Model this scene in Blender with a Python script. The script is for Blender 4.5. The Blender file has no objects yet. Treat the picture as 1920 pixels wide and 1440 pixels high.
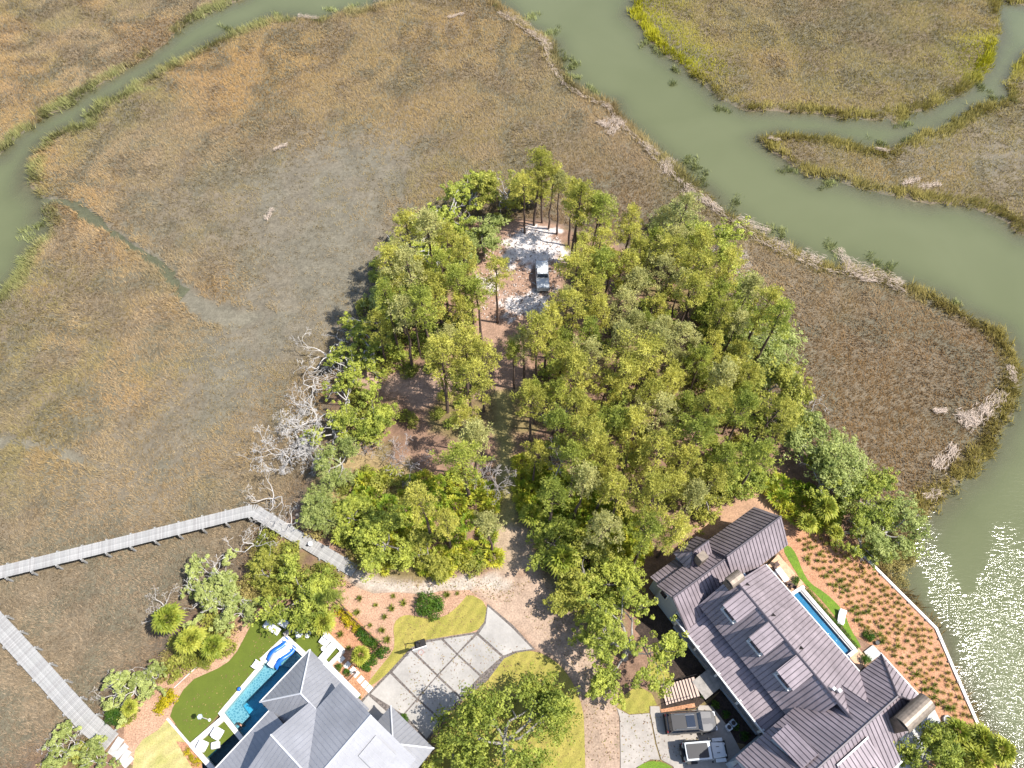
import bpy, bmesh, math, random
import numpy as np
from mathutils import Vector, Matrix
R = math.radians
# ------------------------------------------------------------------ camera, sky, sun, exposure
F_PX, TILT, CAM_H = 1333.0, R(31.6), 75.0
SUN_EL, SUN_AZ = R(57.0), R(-11.5)            # azimuth measured from +X
scene = bpy.context.scene
cam = bpy.data.objects.new('camera', bpy.data.cameras.new('camera'))
scene.collection.objects.link(cam)
cam.location = (0, 0, CAM_H); cam.rotation_euler = (TILT, 0, 0)
cam.data.sensor_width = 36.0; cam.data.lens = 36.0 * F_PX / 1920.0
cam.data.clip_start = 0.5; cam.data.clip_end = 5000
scene.camera = cam
world = bpy.data.worlds.new('World'); scene.world = world; world.use_nodes = True
wn = world.node_tree
sky = wn.nodes.new('ShaderNodeTexSky'); sky.sky_type = 'NISHITA'; sky.sun_disc = False
sky.sun_elevation = SUN_EL; sky.sun_rotation = R(90) - SUN_AZ
wn.links.new(sky.outputs[0], wn.nodes['Background'].inputs[0])
wn.nodes['Background'].inputs[1].default_value = 0.135
sun = bpy.data.objects.new('sun', bpy.data.lights.new('sun', 'SUN'))
scene.collection.objects.link(sun)
sun.data.energy = 4.7; sun.data.angle = R(0.53); sun.data.color = (1.0, 0.955, 0.88)
sdir = Vector((math.cos(SUN_EL)*math.cos(SUN_AZ), math.cos(SUN_EL)*math.sin(SUN_AZ), math.sin(SUN_EL)))
sun.rotation_euler = sdir.to_track_quat('Z', 'Y').to_euler(); sun.location = sdir * 200
vs = scene.view_settings
vs.view_transform = 'Standard'; vs.look = 'None'; vs.exposure = 1.0; vs.gamma = 1.0; vs.use_curve_mapping = False
scene.cycles.max_bounces = 6; scene.cycles.transparent_max_bounces = 10
scene.cycles.caustics_reflective = False; scene.cycles.caustics_refractive = False

# ------------------------------------------------------------------ helpers
C = scene.collection
CT, ST = math.cos(TILT), math.sin(TILT)
def at(px, py, z=0.0):
    "survey point: where the ray through photo pixel (px,py) meets the level z"
    u = (px-960)/F_PX; v = (py-720)/F_PX
    k = (CAM_H-z)/(CT+v*ST)
    return Vector((u*k, k*(ST-v*CT), z))
def ats(pts, z=0.0): return [at(p[0], p[1], z) for p in pts]

def tag(o, label=None, cat=None, group=None, kind=None):
    if label: o['label'] = label
    if cat: o['category'] = cat
    if group: o['group'] = group
    if kind: o['kind'] = kind
    return o
def empty(name, loc=(0,0,0), rz=0.0, label=None, cat=None, group=None):
    o = bpy.data.objects.new(name, None); C.objects.link(o)
    o.location = loc; o.rotation_euler = (0, 0, rz); o.empty_display_size = 0.3
    return tag(o, label, cat, group)
def link(name, me, parent=None, loc=None, rz=0.0, sc=None):
    o = bpy.data.objects.new(name, me); C.objects.link(o)
    if parent: o.parent = parent
    if loc is not None: o.location = loc
    if rz: o.rotation_euler = (0, 0, rz)
    if sc is not None: o.scale = sc if hasattr(sc, '__len__') else (sc, sc, sc)
    return o
def copy_tree(o, parent=None):
    c = o.copy(); C.objects.link(c); c.parent = parent
    for ch in list(o.children): copy_tree(ch, c)
    return c

class MB:
    "collects shapes into one mesh"
    def __init__(s): s.v = []; s.f = []
    def add(s, vs_, fs):
        n = len(s.v); s.v += [tuple(p) for p in vs_]; s.f += [tuple(i+n for i in f) for f in fs]; return s
    def box(s, c, d, rz=0.0, M=None, taper=1.0):
        hx, hy, hz = d[0]/2, d[1]/2, d[2]/2; vs_ = []
        ca, sa = math.cos(rz), math.sin(rz)
        for z in (-hz, hz):
            t = taper if z > 0 else 1.0
            for x, y in ((-hx,-hy),(hx,-hy),(hx,hy),(-hx,hy)):
                x *= t; y *= t
                p = Vector((c[0]+x*ca-y*sa, c[1]+x*sa+y*ca, c[2]+z))
                vs_.append(M @ p if M else p)
        return s.add(vs_, [(3,2,1,0),(4,5,6,7),(0,1,5,4),(1,2,6,5),(2,3,7,6),(3,0,4,7)])
    def rbox(s, c, d, r, rz=0.0):
        "box with rounded plan corners and a small chamfer on top"
        hx, hy, hz = d[0]/2, d[1]/2, d[2]/2; ring = []
        for sx, sy, a0 in ((1,1,0),(-1,1,90),(-1,-1,180),(1,-1,270)):
            for k in range(4):
                a = R(a0+k*30); ring.append((sx*(hx-r)+r*math.cos(a), sy*(hy-r)+r*math.sin(a)))
        n = len(ring); ca, sa = math.cos(rz), math.sin(rz); ch = min(r*.5, hz*.5); vs_ = []
        for z, k in ((-hz, 1.0), (hz-ch, 1.0), (hz, 1-ch/max(hx, hy))):
            for x, y in ring:
                x *= k; y *= k; vs_.append((c[0]+x*ca-y*sa, c[1]+x*sa+y*ca, c[2]+z))
        fs = [tuple(range(n))[::-1], tuple(range(2*n, 3*n))]
        for l in range(2):
            for i in range(n): fs.append((l*n+i, l*n+(i+1) % n, (l+1)*n+(i+1) % n, (l+1)*n+i))
        return s.add(vs_, fs)
    def tube(s, pts, rads, n=6, cap=True):
        pts = [Vector(p) for p in pts]; base = len(s.v); ref = Vector((0.31, 0.2, 0.93))
        for i, p in enumerate(pts):
            d = (pts[min(i+1, len(pts)-1)] - pts[max(i-1, 0)])
            if d.length < 1e-6: d = Vector((0,0,1))
            d.normalize(); a = d.cross(ref)
            if a.length < .05: a = d.cross(Vector((1,0,0)))
            a.normalize(); b = d.cross(a)
            for k in range(n):
                t = 2*math.pi*k/n
                s.v.append(tuple(p + (a*math.cos(t)+b*math.sin(t))*rads[i]))
        for i in range(len(pts)-1):
            for k in range(n):
                s.f.append((base+i*n+k, base+i*n+(k+1) % n, base+(i+1)*n+(k+1) % n, base+(i+1)*n+k))
        if cap:
            s.f.append(tuple(base+k for k in range(n))[::-1]); m = base+(len(pts)-1)*n
            s.f.append(tuple(m+k for k in range(n)))
        return s
    def cyl(s, c, r, h, n=16, r2=None): return s.tube([c, (c[0], c[1], c[2]+h)], [r, r if r2 is None else r2], n)
    def prism(s, pts, z0, z1):
        n = len(pts); vs_ = [(p[0], p[1], z0) for p in pts]+[(p[0], p[1], z1) for p in pts]
        fs = [tuple(range(n))[::-1], tuple(range(n, 2*n))]+[(i, (i+1) % n, n+(i+1) % n, n+i) for i in range(n)]
        return s.add(vs_, fs)
    def mesh(s, name, m=None, smooth=False):
        me = bpy.data.meshes.new(name); me.from_pydata(s.v, [], s.f)
        if m: me.materials.append(m)
        if smooth: me.polygons.foreach_set('use_smooth', [True]*len(me.polygons))
        me.update(); return me
    def build(s, name, m=None, parent=None, smooth=False, fix=False):
        me = s.mesh(name, m, smooth)
        if fix:
            bm = bmesh.new(); bm.from_mesh(me); bmesh.ops.recalc_face_normals(bm, faces=bm.faces[:]); bm.to_mesh(me); bm.free()
        return link(name, me, parent)
def np_mesh(name, V, Fc, m=None, col=None):
    "V (n,3), Fc (m,k) index array; optional per-vertex colour"
    me = bpy.data.meshes.new(name); k = Fc.shape[1]
    me.vertices.add(len(V)); me.vertices.foreach_set('co', np.asarray(V, np.float32).ravel())
    me.loops.add(Fc.size); me.loops.foreach_set('vertex_index', Fc.astype(np.int32).ravel())
    me.polygons.add(len(Fc)); me.polygons.foreach_set('loop_start', np.arange(0, Fc.size, k, dtype=np.int32))
    if col is not None:
        a = me.color_attributes.new('col', 'FLOAT_COLOR', 'POINT')
        c4 = np.ones((len(V), 4), np.float32); c4[:, :3] = col; a.data.foreach_set('color', c4.ravel())
    if m: me.materials.append(m)
    me.update(calc_edges=True); me.validate(); return me

# ---- 2D numpy tools
_rs = np.random.RandomState(5); _T = _rs.rand(64, 64).astype(np.float32)
def vnoise(X, Y, s):
    x = X/s+100; y = Y/s+100; xi = np.floor(x).astype(int); yi = np.floor(y).astype(int)
    fx = x-xi; fy = y-yi; fx = fx*fx*(3-2*fx); fy = fy*fy*(3-2*fy)
    g = lambda i, j: _T[i % 64, j % 64]
    return (g(xi, yi)*(1-fx)+g(xi+1, yi)*fx)*(1-fy)+(g(xi, yi+1)*(1-fx)+g(xi+1, yi+1)*fx)*fy
def fbm(X, Y, s, o=4):
    t = 0; a = 1; w = 0
    for k in range(o): t = t+a*vnoise(X+17.3*k, Y-9.1*k, s/(2**k)); w += a; a *= .55
    return t/w
def sdist(X, Y, poly):
    "signed distance to polygon, positive inside"
    P = np.array([(p[0], p[1]) for p in poly]); d2 = np.full(X.shape, 1e9, np.float32); ins = np.zeros(X.shape, bool)
    n = len(P)
    for i in range(n):
        ax, ay = P[i]; bx, by = P[(i+1) % n]; ex, ey = bx-ax, by-ay
        t = np.clip(((X-ax)*ex+(Y-ay)*ey)/(ex*ex+ey*ey+1e-9), 0, 1)
        d2 = np.minimum(d2, (X-ax-t*ex)**2+(Y-ay-t*ey)**2)
        if ay != by:
            c = ((ay > Y) != (by > Y)) & (X < (bx-ax)*(Y-ay)/(by-ay)+ax); ins ^= c
    d = np.sqrt(d2); return np.where(ins, d, -d)
def ldist(X, Y, line):
    d = np.full(X.shape, 1e9, np.float32)
    for (ax, ay), (bx, by) in zip(line[:-1], line[1:]):
        ex, ey = bx-ax, by-ay; t = np.clip(((X-ax)*ex+(Y-ay)*ey)/(ex*ex+ey*ey+1e-9), 0, 1)
        d = np.minimum(d, np.hypot(X-ax-t*ex, Y-ay-t*ey))
    return d
def sstep(a, b, x): t = np.clip((x-a)/(b-a), 0, 1); return t*t*(3-2*t)
def smooth_poly(pts, it=2):
    pts = [Vector(p) for p in pts]
    for _ in range(it):
        q = []
        for i in range(len(pts)):
            a, b = pts[i], pts[(i+1) % len(pts)]; q += [a*.75+b*.25, a*.25+b*.75]
        pts = q
    return pts

# ------------------------------------------------------------------ materials
def nodes(name):
    m = bpy.data.materials.new(name); m.use_nodes = True
    return m, m.node_tree.nodes, m.node_tree.links, m.node_tree.nodes['Principled BSDF']
def N(nt, t, **kw):
    n = nt.new(t)
    for k, v in kw.items(): setattr(n, k, v)
    return n
def mat(name, col, rough=.7, var=.18, scale=3.0, col2=None, metal=0.0, bump=0.0, bscale=None, coords='Object', spec=.4, fine=None, stripe=None):
    "base colour broken up by noise (and optional second colour), with fine relief"
    m, nt, ln, b = nodes(name); col = tuple(c*.72 for c in col); col2 = col2 and tuple(c*.72 for c in col2)
    tc = N(nt, 'ShaderNodeTexCoord'); src = tc.outputs[coords]
    nz = N(nt, 'ShaderNodeTexNoise'); nz.inputs['Scale'].default_value = scale; nz.inputs['Detail'].default_value = 5; nz.inputs['Roughness'].default_value = .65
    ln.new(src, nz.inputs['Vector'])
    c2 = col2 or tuple(c*(1-2*var) for c in col); c1 = col if col2 else tuple(min(1, c*(1+var)) for c in col)
    rp = N(nt, 'ShaderNodeValToRGB'); rp.color_ramp.elements[0].position = .3; rp.color_ramp.elements[1].position = .7
    rp.color_ramp.elements[0].color = (*c2, 1); rp.color_ramp.elements[1].color = (*c1, 1)
    ln.new(nz.outputs['Fac'], rp.inputs['Fac']); out = rp.outputs['Color']
    if fine:
        n2 = N(nt, 'ShaderNodeTexNoise'); n2.inputs['Scale'].default_value = fine[0]; n2.inputs['Detail'].default_value = 3
        ln.new(src, n2.inputs['Vector'])
        mr = N(nt, 'ShaderNodeMapRange'); mr.inputs['From Min'].default_value = .3; mr.inputs['From Max'].default_value = .7
        mr.inputs['To Min'].default_value = 1-fine[1]; mr.inputs['To Max'].default_value = 1+fine[1]
        ln.new(n2.outputs['Fac'], mr.inputs['Value'])
        vm = N(nt, 'ShaderNodeVectorMath', operation='SCALE'); ln.new(out, vm.inputs[0]); ln.new(mr.outputs[0], vm.inputs['Scale']); out = vm.outputs[0]
    if stripe:                                        # mower passes
        mp = N(nt, 'ShaderNodeMapping'); mp.inputs['Rotation'].default_value = (0, 0, stripe[1]); ln.new(src, mp.inputs['Vector'])
        wv = N(nt, 'ShaderNodeTexWave'); wv.inputs['Scale'].default_value = stripe[0]; wv.inputs['Distortion'].default_value = 1.6; wv.inputs['Detail'].default_value = 3; ln.new(mp.outputs[0], wv.inputs['Vector'])
        mr = N(nt, 'ShaderNodeMapRange'); mr.inputs['To Min'].default_value = 1-stripe[2]; mr.inputs['To Max'].default_value = 1+stripe[2]; ln.new(wv.outputs['Fac'], mr.inputs['Value'])
        vm = N(nt, 'ShaderNodeVectorMath', operation='SCALE'); ln.new(out, vm.inputs[0]); ln.new(mr.outputs[0], vm.inputs['Scale']); out = vm.outputs[0]
    ln.new(out, b.inputs['Base Color'])
    b.inputs['Roughness'].default_value = rough; b.inputs['Metallic'].default_value = metal; b.inputs['Specular IOR Level'].default_value = spec
    if bump:
        nb = N(nt, 'ShaderNodeTexNoise'); nb.inputs['Scale'].default_value = bscale or scale*6; nb.inputs['Detail'].default_value = 4
        ln.new(src, nb.inputs['Vector'])
        bp = N(nt, 'ShaderNodeBump'); bp.inputs['Strength'].default_value = bump; bp.inputs['Distance'].default_value = .05
        ln.new(nb.outputs['Fac'], bp.inputs['Height']); ln.new(bp.outputs[0], b.inputs['Normal'])
    return m
def leafmat(name, c1, c2, trans=.42, scale=1.2, rnd=.35, rough=.55, use_attr=False):
    "foliage: hue varies per plant and per clump, leaves let some light through"
    m, nt, ln, b = nodes(name)
    rp = N(nt, 'ShaderNodeMix', data_type='RGBA')
    if use_attr:
        a = N(nt, 'ShaderNodeAttribute', attribute_name='col'); out = a.outputs['Color']
    else:
        tc = N(nt, 'ShaderNodeTexCoord'); oi = N(nt, 'ShaderNodeObjectInfo')
        nz = N(nt, 'ShaderNodeTexNoise'); nz.inputs['Scale'].default_value = scale; nz.inputs['Detail'].default_value = 3
        ln.new(tc.outputs['Object'], nz.inputs['Vector'])
        ad = N(nt, 'ShaderNodeMath', operation='MULTIPLY_ADD'); ad.inputs[1].default_value = rnd*2; ad.inputs[2].default_value = -rnd
        ln.new(oi.outputs['Random'], ad.inputs[0])
        mr = N(nt, 'ShaderNodeMapRange'); mr.inputs['From Min'].default_value = .35; mr.inputs['From Max'].default_value = .65
        ln.new(nz.outputs['Fac'], mr.inputs['Value'])
        sm = N(nt, 'ShaderNodeMath', operation='ADD', use_clamp=True); ln.new(ad.outputs[0], sm.inputs[0]); ln.new(mr.outputs[0], sm.inputs[1])
        ln.new(sm.outputs[0], rp.inputs['Factor']); rp.inputs['A'].default_value = (*c1, 1); rp.inputs['B'].default_value = (*c2, 1); out = rp.outputs['Result']
    ln.new(out, b.inputs['Base Color']); b.inputs['Roughness'].default_value = rough; b.inputs['Specular IOR Level'].default_value = .25
    tr = N(nt, 'ShaderNodeBsdfTranslucent'); ln.new(out, tr.inputs['Color'])
    mx = N(nt, 'ShaderNodeMixShader'); mx.inputs[0].default_value = trans
    ln.new(b.outputs[0], mx.inputs[1]); ln.new(tr.outputs[0], mx.inputs[2])
    ln.new(mx.outputs[0], nt['Material Output'].inputs['Surface']); return m
M = {}
def ground_mat():
    m, nt, ln, b = nodes('ground'); a = N(nt, 'ShaderNodeAttribute', attribute_name='col'); tc = N(nt, 'ShaderNodeTexCoord'); cur = a.outputs['Color']
    for s, d in ((.35, .14), (1.6, .16), (6.0, .24)):
        nz = N(nt, 'ShaderNodeTexNoise'); nz.inputs['Scale'].default_value = s; nz.inputs['Detail'].default_value = 4
        ln.new(tc.outputs['Object'], nz.inputs['Vector'])
        mr = N(nt, 'ShaderNodeMapRange'); mr.inputs['From Min'].default_value = .3; mr.inputs['From Max'].default_value = .7
        mr.inputs['To Min'].default_value = 1-d; mr.inputs['To Max'].default_value = 1+d; ln.new(nz.outputs['Fac'], mr.inputs['Value'])
        vm = N(nt, 'ShaderNodeVectorMath', operation='SCALE'); ln.new(cur, vm.inputs[0]); ln.new(mr.outputs[0], vm.inputs['Scale']); cur = vm.outputs[0]
    ln.new(cur, b.inputs['Base Color']); b.inputs['Roughness'].default_value = .9; b.inputs['Specular IOR Level'].default_value = .15
    nb = N(nt, 'ShaderNodeTexNoise'); nb.inputs['Scale'].default_value = 4; nb.inputs['Detail'].default_value = 6; ln.new(tc.outputs['Object'], nb.inputs['Vector'])
    bp = N(nt, 'ShaderNodeBump'); bp.inputs['Strength'].default_value = .6; bp.inputs['Distance'].default_value = .08
    ln.new(nb.outputs['Fac'], bp.inputs['Height']); ln.new(bp.outputs[0], b.inputs['Normal']); return m
M['ground'] = ground_mat()
def water_mat():
    "silty tidal water: murk hides the bed with depth, ripples catch the sun"
    m, nt, ln, b = nodes('tidal_water'); nt.remove(b)
    tc = N(nt, 'ShaderNodeTexCoord'); dep = N(nt, 'ShaderNodeAttribute', attribute_name='depth'); chop = N(nt, 'ShaderNodeAttribute', attribute_name='chop')
    ex = N(nt, 'ShaderNodeMath', operation='MULTIPLY'); ex.inputs[1].default_value = -2.6; ln.new(dep.outputs['Fac'], ex.inputs[0])
    e2 = N(nt, 'ShaderNodeMath', operation='EXPONENT'); ln.new(ex.outputs[0], e2.inputs[0])
    inv = N(nt, 'ShaderNodeMath', operation='SUBTRACT'); inv.inputs[0].default_value = 1.0; ln.new(e2.outputs[0], inv.inputs[1])
    nz = N(nt, 'ShaderNodeTexNoise'); nz.inputs['Scale'].default_value = .06; nz.inputs['Detail'].default_value = 6; nz.inputs['Distortion'].default_value = .6; ln.new(tc.outputs['Object'], nz.inputs['Vector'])
    mc = N(nt, 'ShaderNodeMix', data_type='RGBA'); ln.new(nz.outputs['Fac'], mc.inputs['Factor'])
    mc.inputs['A'].default_value = (.084, .093, .042, 1); mc.inputs['B'].default_value = (.120, .128, .066, 1)
    sh = N(nt, 'ShaderNodeMapRange'); sh.inputs['From Min'].default_value = 0; sh.inputs['From Max'].default_value = .75; sh.inputs['To Min'].default_value = .75; sh.inputs['To Max'].default_value = 0; ln.new(dep.outputs['Fac'], sh.inputs['Value'])
    ms = N(nt, 'ShaderNodeMix', data_type='RGBA'); ln.new(sh.outputs[0], ms.inputs['Factor']); ln.new(mc.outputs['Result'], ms.inputs['A']); ms.inputs['B'].default_value = (.125, .12, .07, 1)
    df = N(nt, 'ShaderNodeBsdfDiffuse'); ln.new(ms.outputs['Result'], df.inputs['Color'])
    tp = N(nt, 'ShaderNodeBsdfTransparent'); tp.inputs[0].default_value = (.86, .92, .84, 1)
    m1 = N(nt, 'ShaderNodeMixShader'); ln.new(inv.outputs[0], m1.inputs[0]); ln.new(tp.outputs[0], m1.inputs[1]); ln.new(df.outputs[0], m1.inputs[2])
    mp = N(nt, 'ShaderNodeMapping'); mp.inputs['Rotation'].default_value = (0, 0, R(28)); mp.inputs['Scale'].default_value = (.55, 1.5, 1); ln.new(tc.outputs['Object'], mp.inputs['Vector'])
    w1 = N(nt, 'ShaderNodeTexNoise'); w1.inputs['Scale'].default_value = 2.2; w1.inputs['Detail'].default_value = 3; w1.inputs['Roughness'].default_value = .5; w1.inputs['Distortion'].default_value = .5
    ln.new(mp.outputs[0], w1.inputs['Vector'])
    w2 = N(nt, 'ShaderNodeTexNoise'); w2.inputs['Scale'].default_value = 5; w2.inputs['Detail'].default_value = 2; ln.new(mp.outputs[0], w2.inputs['Vector'])
    ad = N(nt, 'ShaderNodeMath', operation='MULTIPLY_ADD'); ad.inputs[1].default_value = .22; ln.new(w2.outputs['Fac'], ad.inputs[0]); ln.new(w1.outputs['Fac'], ad.inputs[2])
    bp = N(nt, 'ShaderNodeBump'); bp.inputs['Distance'].default_value = .48; ln.new(chop.outputs['Fac'], bp.inputs['Strength']); ln.new(ad.outputs[0], bp.inputs['Height'])
    gl = N(nt, 'ShaderNodeBsdfGlossy'); gl.inputs['Roughness'].default_value = .11; ln.new(bp.outputs[0], gl.inputs['Normal'])
    fr = N(nt, 'ShaderNodeFresnel'); fr.inputs['IOR'].default_value = 1.33; ln.new(bp.outputs[0], fr.inputs['Normal'])
    m2 = N(nt, 'ShaderNodeMixShader'); ln.new(fr.outputs[0], m2.inputs[0]); ln.new(m1.outputs[0], m2.inputs[1]); ln.new(gl.outputs[0], m2.inputs[2])
    ln.new(m2.outputs[0], nt['Material Output'].inputs['Surface']); return m
M['water'] = water_mat()
def poolwater(name, tint):
    m, nt, ln, b = nodes(name); nt.remove(b); tc = N(nt, 'ShaderNodeTexCoord')
    tp = N(nt, 'ShaderNodeBsdfTransparent'); tp.inputs[0].default_value = (*tint, 1)
    nz = N(nt, 'ShaderNodeTexNoise'); nz.inputs['Scale'].default_value = 3.2; nz.inputs['Detail'].default_value = 3; nz.inputs['Distortion'].default_value = .8; ln.new(tc.outputs['Object'], nz.inputs['Vector'])
    bp = N(nt, 'ShaderNodeBump'); bp.inputs['Strength'].default_value = .35; bp.inputs['Distance'].default_value = .12; ln.new(nz.outputs['Fac'], bp.inputs['Height'])
    gl = N(nt, 'ShaderNodeBsdfGlossy'); gl.inputs['Roughness'].default_value = .05; ln.new(bp.outputs[0], gl.inputs['Normal'])
    fr = N(nt, 'ShaderNodeFresnel'); fr.inputs['IOR'].default_value = 1.33; ln.new(bp.outputs[0], fr.inputs['Normal'])
    mx = N(nt, 'ShaderNodeMixShader'); ln.new(fr.outputs[0], mx.inputs[0]); ln.new(tp.outputs[0], mx.inputs[1]); ln.new(gl.outputs[0], mx.inputs[2])
    ln.new(mx.outputs[0], nt['Material Output'].inputs['Surface']); return m
M['poolwater'] = poolwater('pool_water', (.62, .83, .90))
def painted_caustics(name, c1, c2, scale):  # pale cell edges: caustic light lines painted into the pool floor colour
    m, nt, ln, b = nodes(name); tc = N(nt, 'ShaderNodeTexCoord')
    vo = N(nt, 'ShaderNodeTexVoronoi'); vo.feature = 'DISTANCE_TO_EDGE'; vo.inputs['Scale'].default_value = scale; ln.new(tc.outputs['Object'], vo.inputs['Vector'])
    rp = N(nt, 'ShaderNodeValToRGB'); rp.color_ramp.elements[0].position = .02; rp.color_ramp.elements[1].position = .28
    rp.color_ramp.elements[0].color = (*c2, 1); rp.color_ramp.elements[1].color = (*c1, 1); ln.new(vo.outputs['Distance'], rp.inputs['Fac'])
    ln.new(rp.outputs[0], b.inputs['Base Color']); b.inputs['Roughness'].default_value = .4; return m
M['pool_shelf'] = painted_caustics('pool_shelf', (.11, .23, .27), (.32, .43, .43), 4.2)
M['pool_deep'] = mat('pool_deep', (.09, .46, .66), .5, .12, 1.5, fine=(9, .25))
M['pool_lap'] = mat('pool_lap', (.02, .22, .40), .5, .1, 2, fine=(9, .2)); M['pool_dark'] = mat('pool_dark', (.012, .06, .07), .5, .3, 4, fine=(12, .5))
M['lawn'] = mat('lawn', (.39, .315, .075), .9, .12, .6, col2=(.26, .245, .04), bump=.5, bscale=30, fine=(14, .28), stripe=(.32, .6, .09))
M['lawn_tan'] = mat('lawn_tan', (.56, .45, .21), .9, .12, .5, col2=(.36, .34, .10), bump=.5, bscale=30, fine=(14, .24), stripe=(.3, .9, .08))
M['lawn_bright'] = mat('lawn_bright', (.17, .26, .015), .9, .12, .6, col2=(.10, .19, .012), bump=.5, bscale=30, fine=(12, .35))
M['turf'] = mat('turf', (.115, .15, .012), .9, .06, .9, bump=.4, bscale=40, fine=(18, .16))
M['mulch'] = mat('mulch', (.55, .295, .17), .95, .2, .9, col2=(.40, .19, .10), bump=.9, bscale=14, fine=(9, .38))
M['mulch_pale'] = mat('mulch_pale', (.52, .325, .215), .95, .2, .7, col2=(.40, .235, .15), bump=.8, bscale=12, fine=(8, .36))
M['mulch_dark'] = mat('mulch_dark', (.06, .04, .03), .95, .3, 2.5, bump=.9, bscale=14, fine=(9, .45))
M['concrete'] = mat('concrete', (.41, .385, .355), .85, .12, .35, bump=.1, bscale=25, fine=(5, .06))
M['concrete2'] = mat('concrete_warm', (.43, .385, .34), .85, .12, .35, bump=.1, bscale=25, fine=(4, .08))
M['joint'] = mat('joint_cobble', (.17, .145, .13), .9, .2, 6, bump=.6, bscale=9, fine=(7, .5))
M['coping'] = mat('coping', (.78, .73, .68), .6, .05, 2)
M['wallwhite'] = mat('white_paint', (.6, .59, .58), .6, .04, 1.5)
M['wallblue'] = mat('pale_blue_siding', (.46, .52, .58), .6, .05, 1.5)
M['trim'] = mat('trim_white', (.80, .79, .77), .5, .03, 2)
M['roofdark'] = mat('bronze_metal_roof', (.325, .268, .285), .45, .14, .45, metal=.1, fine=(1.4, .10))
M['roofseam'] = mat('bronze_seam', (.15, .12, .13), .45, .05, 1, metal=.15)
M['roofwhite'] = mat('silver_metal_roof', (.315, .315, .335), .55, .09, .4, metal=.1, fine=(2.5, .04))
M['seamwhite'] = mat('silver_seam', (.36, .365, .41), .4, .04, 1, metal=.25)
M['ridgewhite'] = mat('ridge_cap', (.66, .66, .69), .4, .04, 1, metal=.1)
M['ridgedark'] = mat('ridge_cap_dark', (.10, .085, .10), .45, .05, 1, metal=.15)
M['copper'] = mat('weathered_copper', (.27, .215, .165), .5, .2, 2.5, metal=.3)
M['glass'] = mat('window_glass', (.02, .03, .05), .06, .1, 1, spec=.8)
M['wood'] = mat('weathered_wood', (.50, .48, .45), .85, .10, 2.2, bump=.2, bscale=18, fine=(3.5, .18))
M['woodlow'] = mat('weathered_post', (.34, .31, .28), .85, .15, 3)
M['stair'] = mat('stair_tread', (.60, .44, .36), .8, .08, 2)
M['terrace'] = mat('terracotta_tile', (.66, .40, .24), .7, .1, 1.6, fine=(6, .12))
M['pad'] = mat('stone_pad', (.55, .53, .50), .8, .1, 1.5, fine=(4, .15))
M['white'] = mat('white_cushion', (.85, .85, .86), .8, .03, 3)
M['blue'] = mat('blue_shell', (.02, .16, .62), .35, .08, 2)
M['blueshade'] = mat('blue_canopy', (.16, .26, .62), .7, .06, 3)
M['iron'] = mat('black_iron', (.02, .017, .016), .5, .1, 4)
M['brownmetal'] = mat('brown_fence', (.09, .045, .035), .6, .1, 4)
M['bark'] = mat('pine_bark', (.16, .105, .08), .95, .25, 3, bump=.8, bscale=10)
M['oakbark'] = mat('oak_bark', (.36, .33, .29), .95, .22, 2.5, bump=.8, bscale=10)
M['deadwood'] = mat('bleached_deadwood', (.60, .565, .53), .9, .14, 1.5)
M['twig'] = mat('grey_twigs', (.42, .37, .35), .95, .15, 1.5)
M['trunkpalm'] = mat('palm_trunk', (.24, .18, .13), .95, .25, 5, bump=.6)
M['straw'] = leafmat('marsh_grass', None, None, trans=.22, use_attr=True, rough=.75)
M['pine'] = leafmat('pine_needles', (.29, .29, .05), (.60, .56, .12), scale=.55, rnd=.30); M['pine_green'] = leafmat('pine_needles_green', (.22, .26, .045), (.51, .53, .10), scale=.55, rnd=.30); M['pine_grey'] = leafmat('pine_needles_grey', (.32, .32, .11), (.58, .55, .21), scale=.55, rnd=.30)
M['oak'] = leafmat('oak_leaves', (.16, .205, .03), (.48, .51, .09), scale=.7, rnd=.25)
M['oakgrey'] = leafmat('juniper_leaves', (.23, .275, .07), (.46, .50, .17), scale=.7, rnd=.25)
M['shrub'] = leafmat('shrub_leaves', (.18, .20, .03), (.43, .42, .08), scale=1.1, rnd=.35)
M['shrubgreen'] = leafmat('glossy_leaves', (.035, .095, .010), (.12, .20, .018), scale=1.6, rnd=.2)
M['yellow'] = leafmat('yellow_leaves', (.30, .27, .012), (.58, .46, .015), scale=1.6, rnd=.15)
M['palm'] = leafmat('palm_fronds', (.20, .25, .03), (.44, .44, .07), scale=1.0, rnd=.3)
M['palmetto'] = leafmat('palmetto_fans', (.17, .25, .022), (.50, .47, .05), scale=1.3, rnd=.4)
M['garden'] = leafmat('garden_grass', (.17, .145, .03), (.46, .34, .09), scale=2.2, rnd=.4)
M['gardengreen'] = leafmat('garden_grass_green', (.10, .13, .015), (.26, .27, .04), scale=2.2, rnd=.35)
M['brush'] = leafmat('dry_brush', (.22, .19, .05), (.44, .36, .13), scale=.8, rnd=.3)

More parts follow.
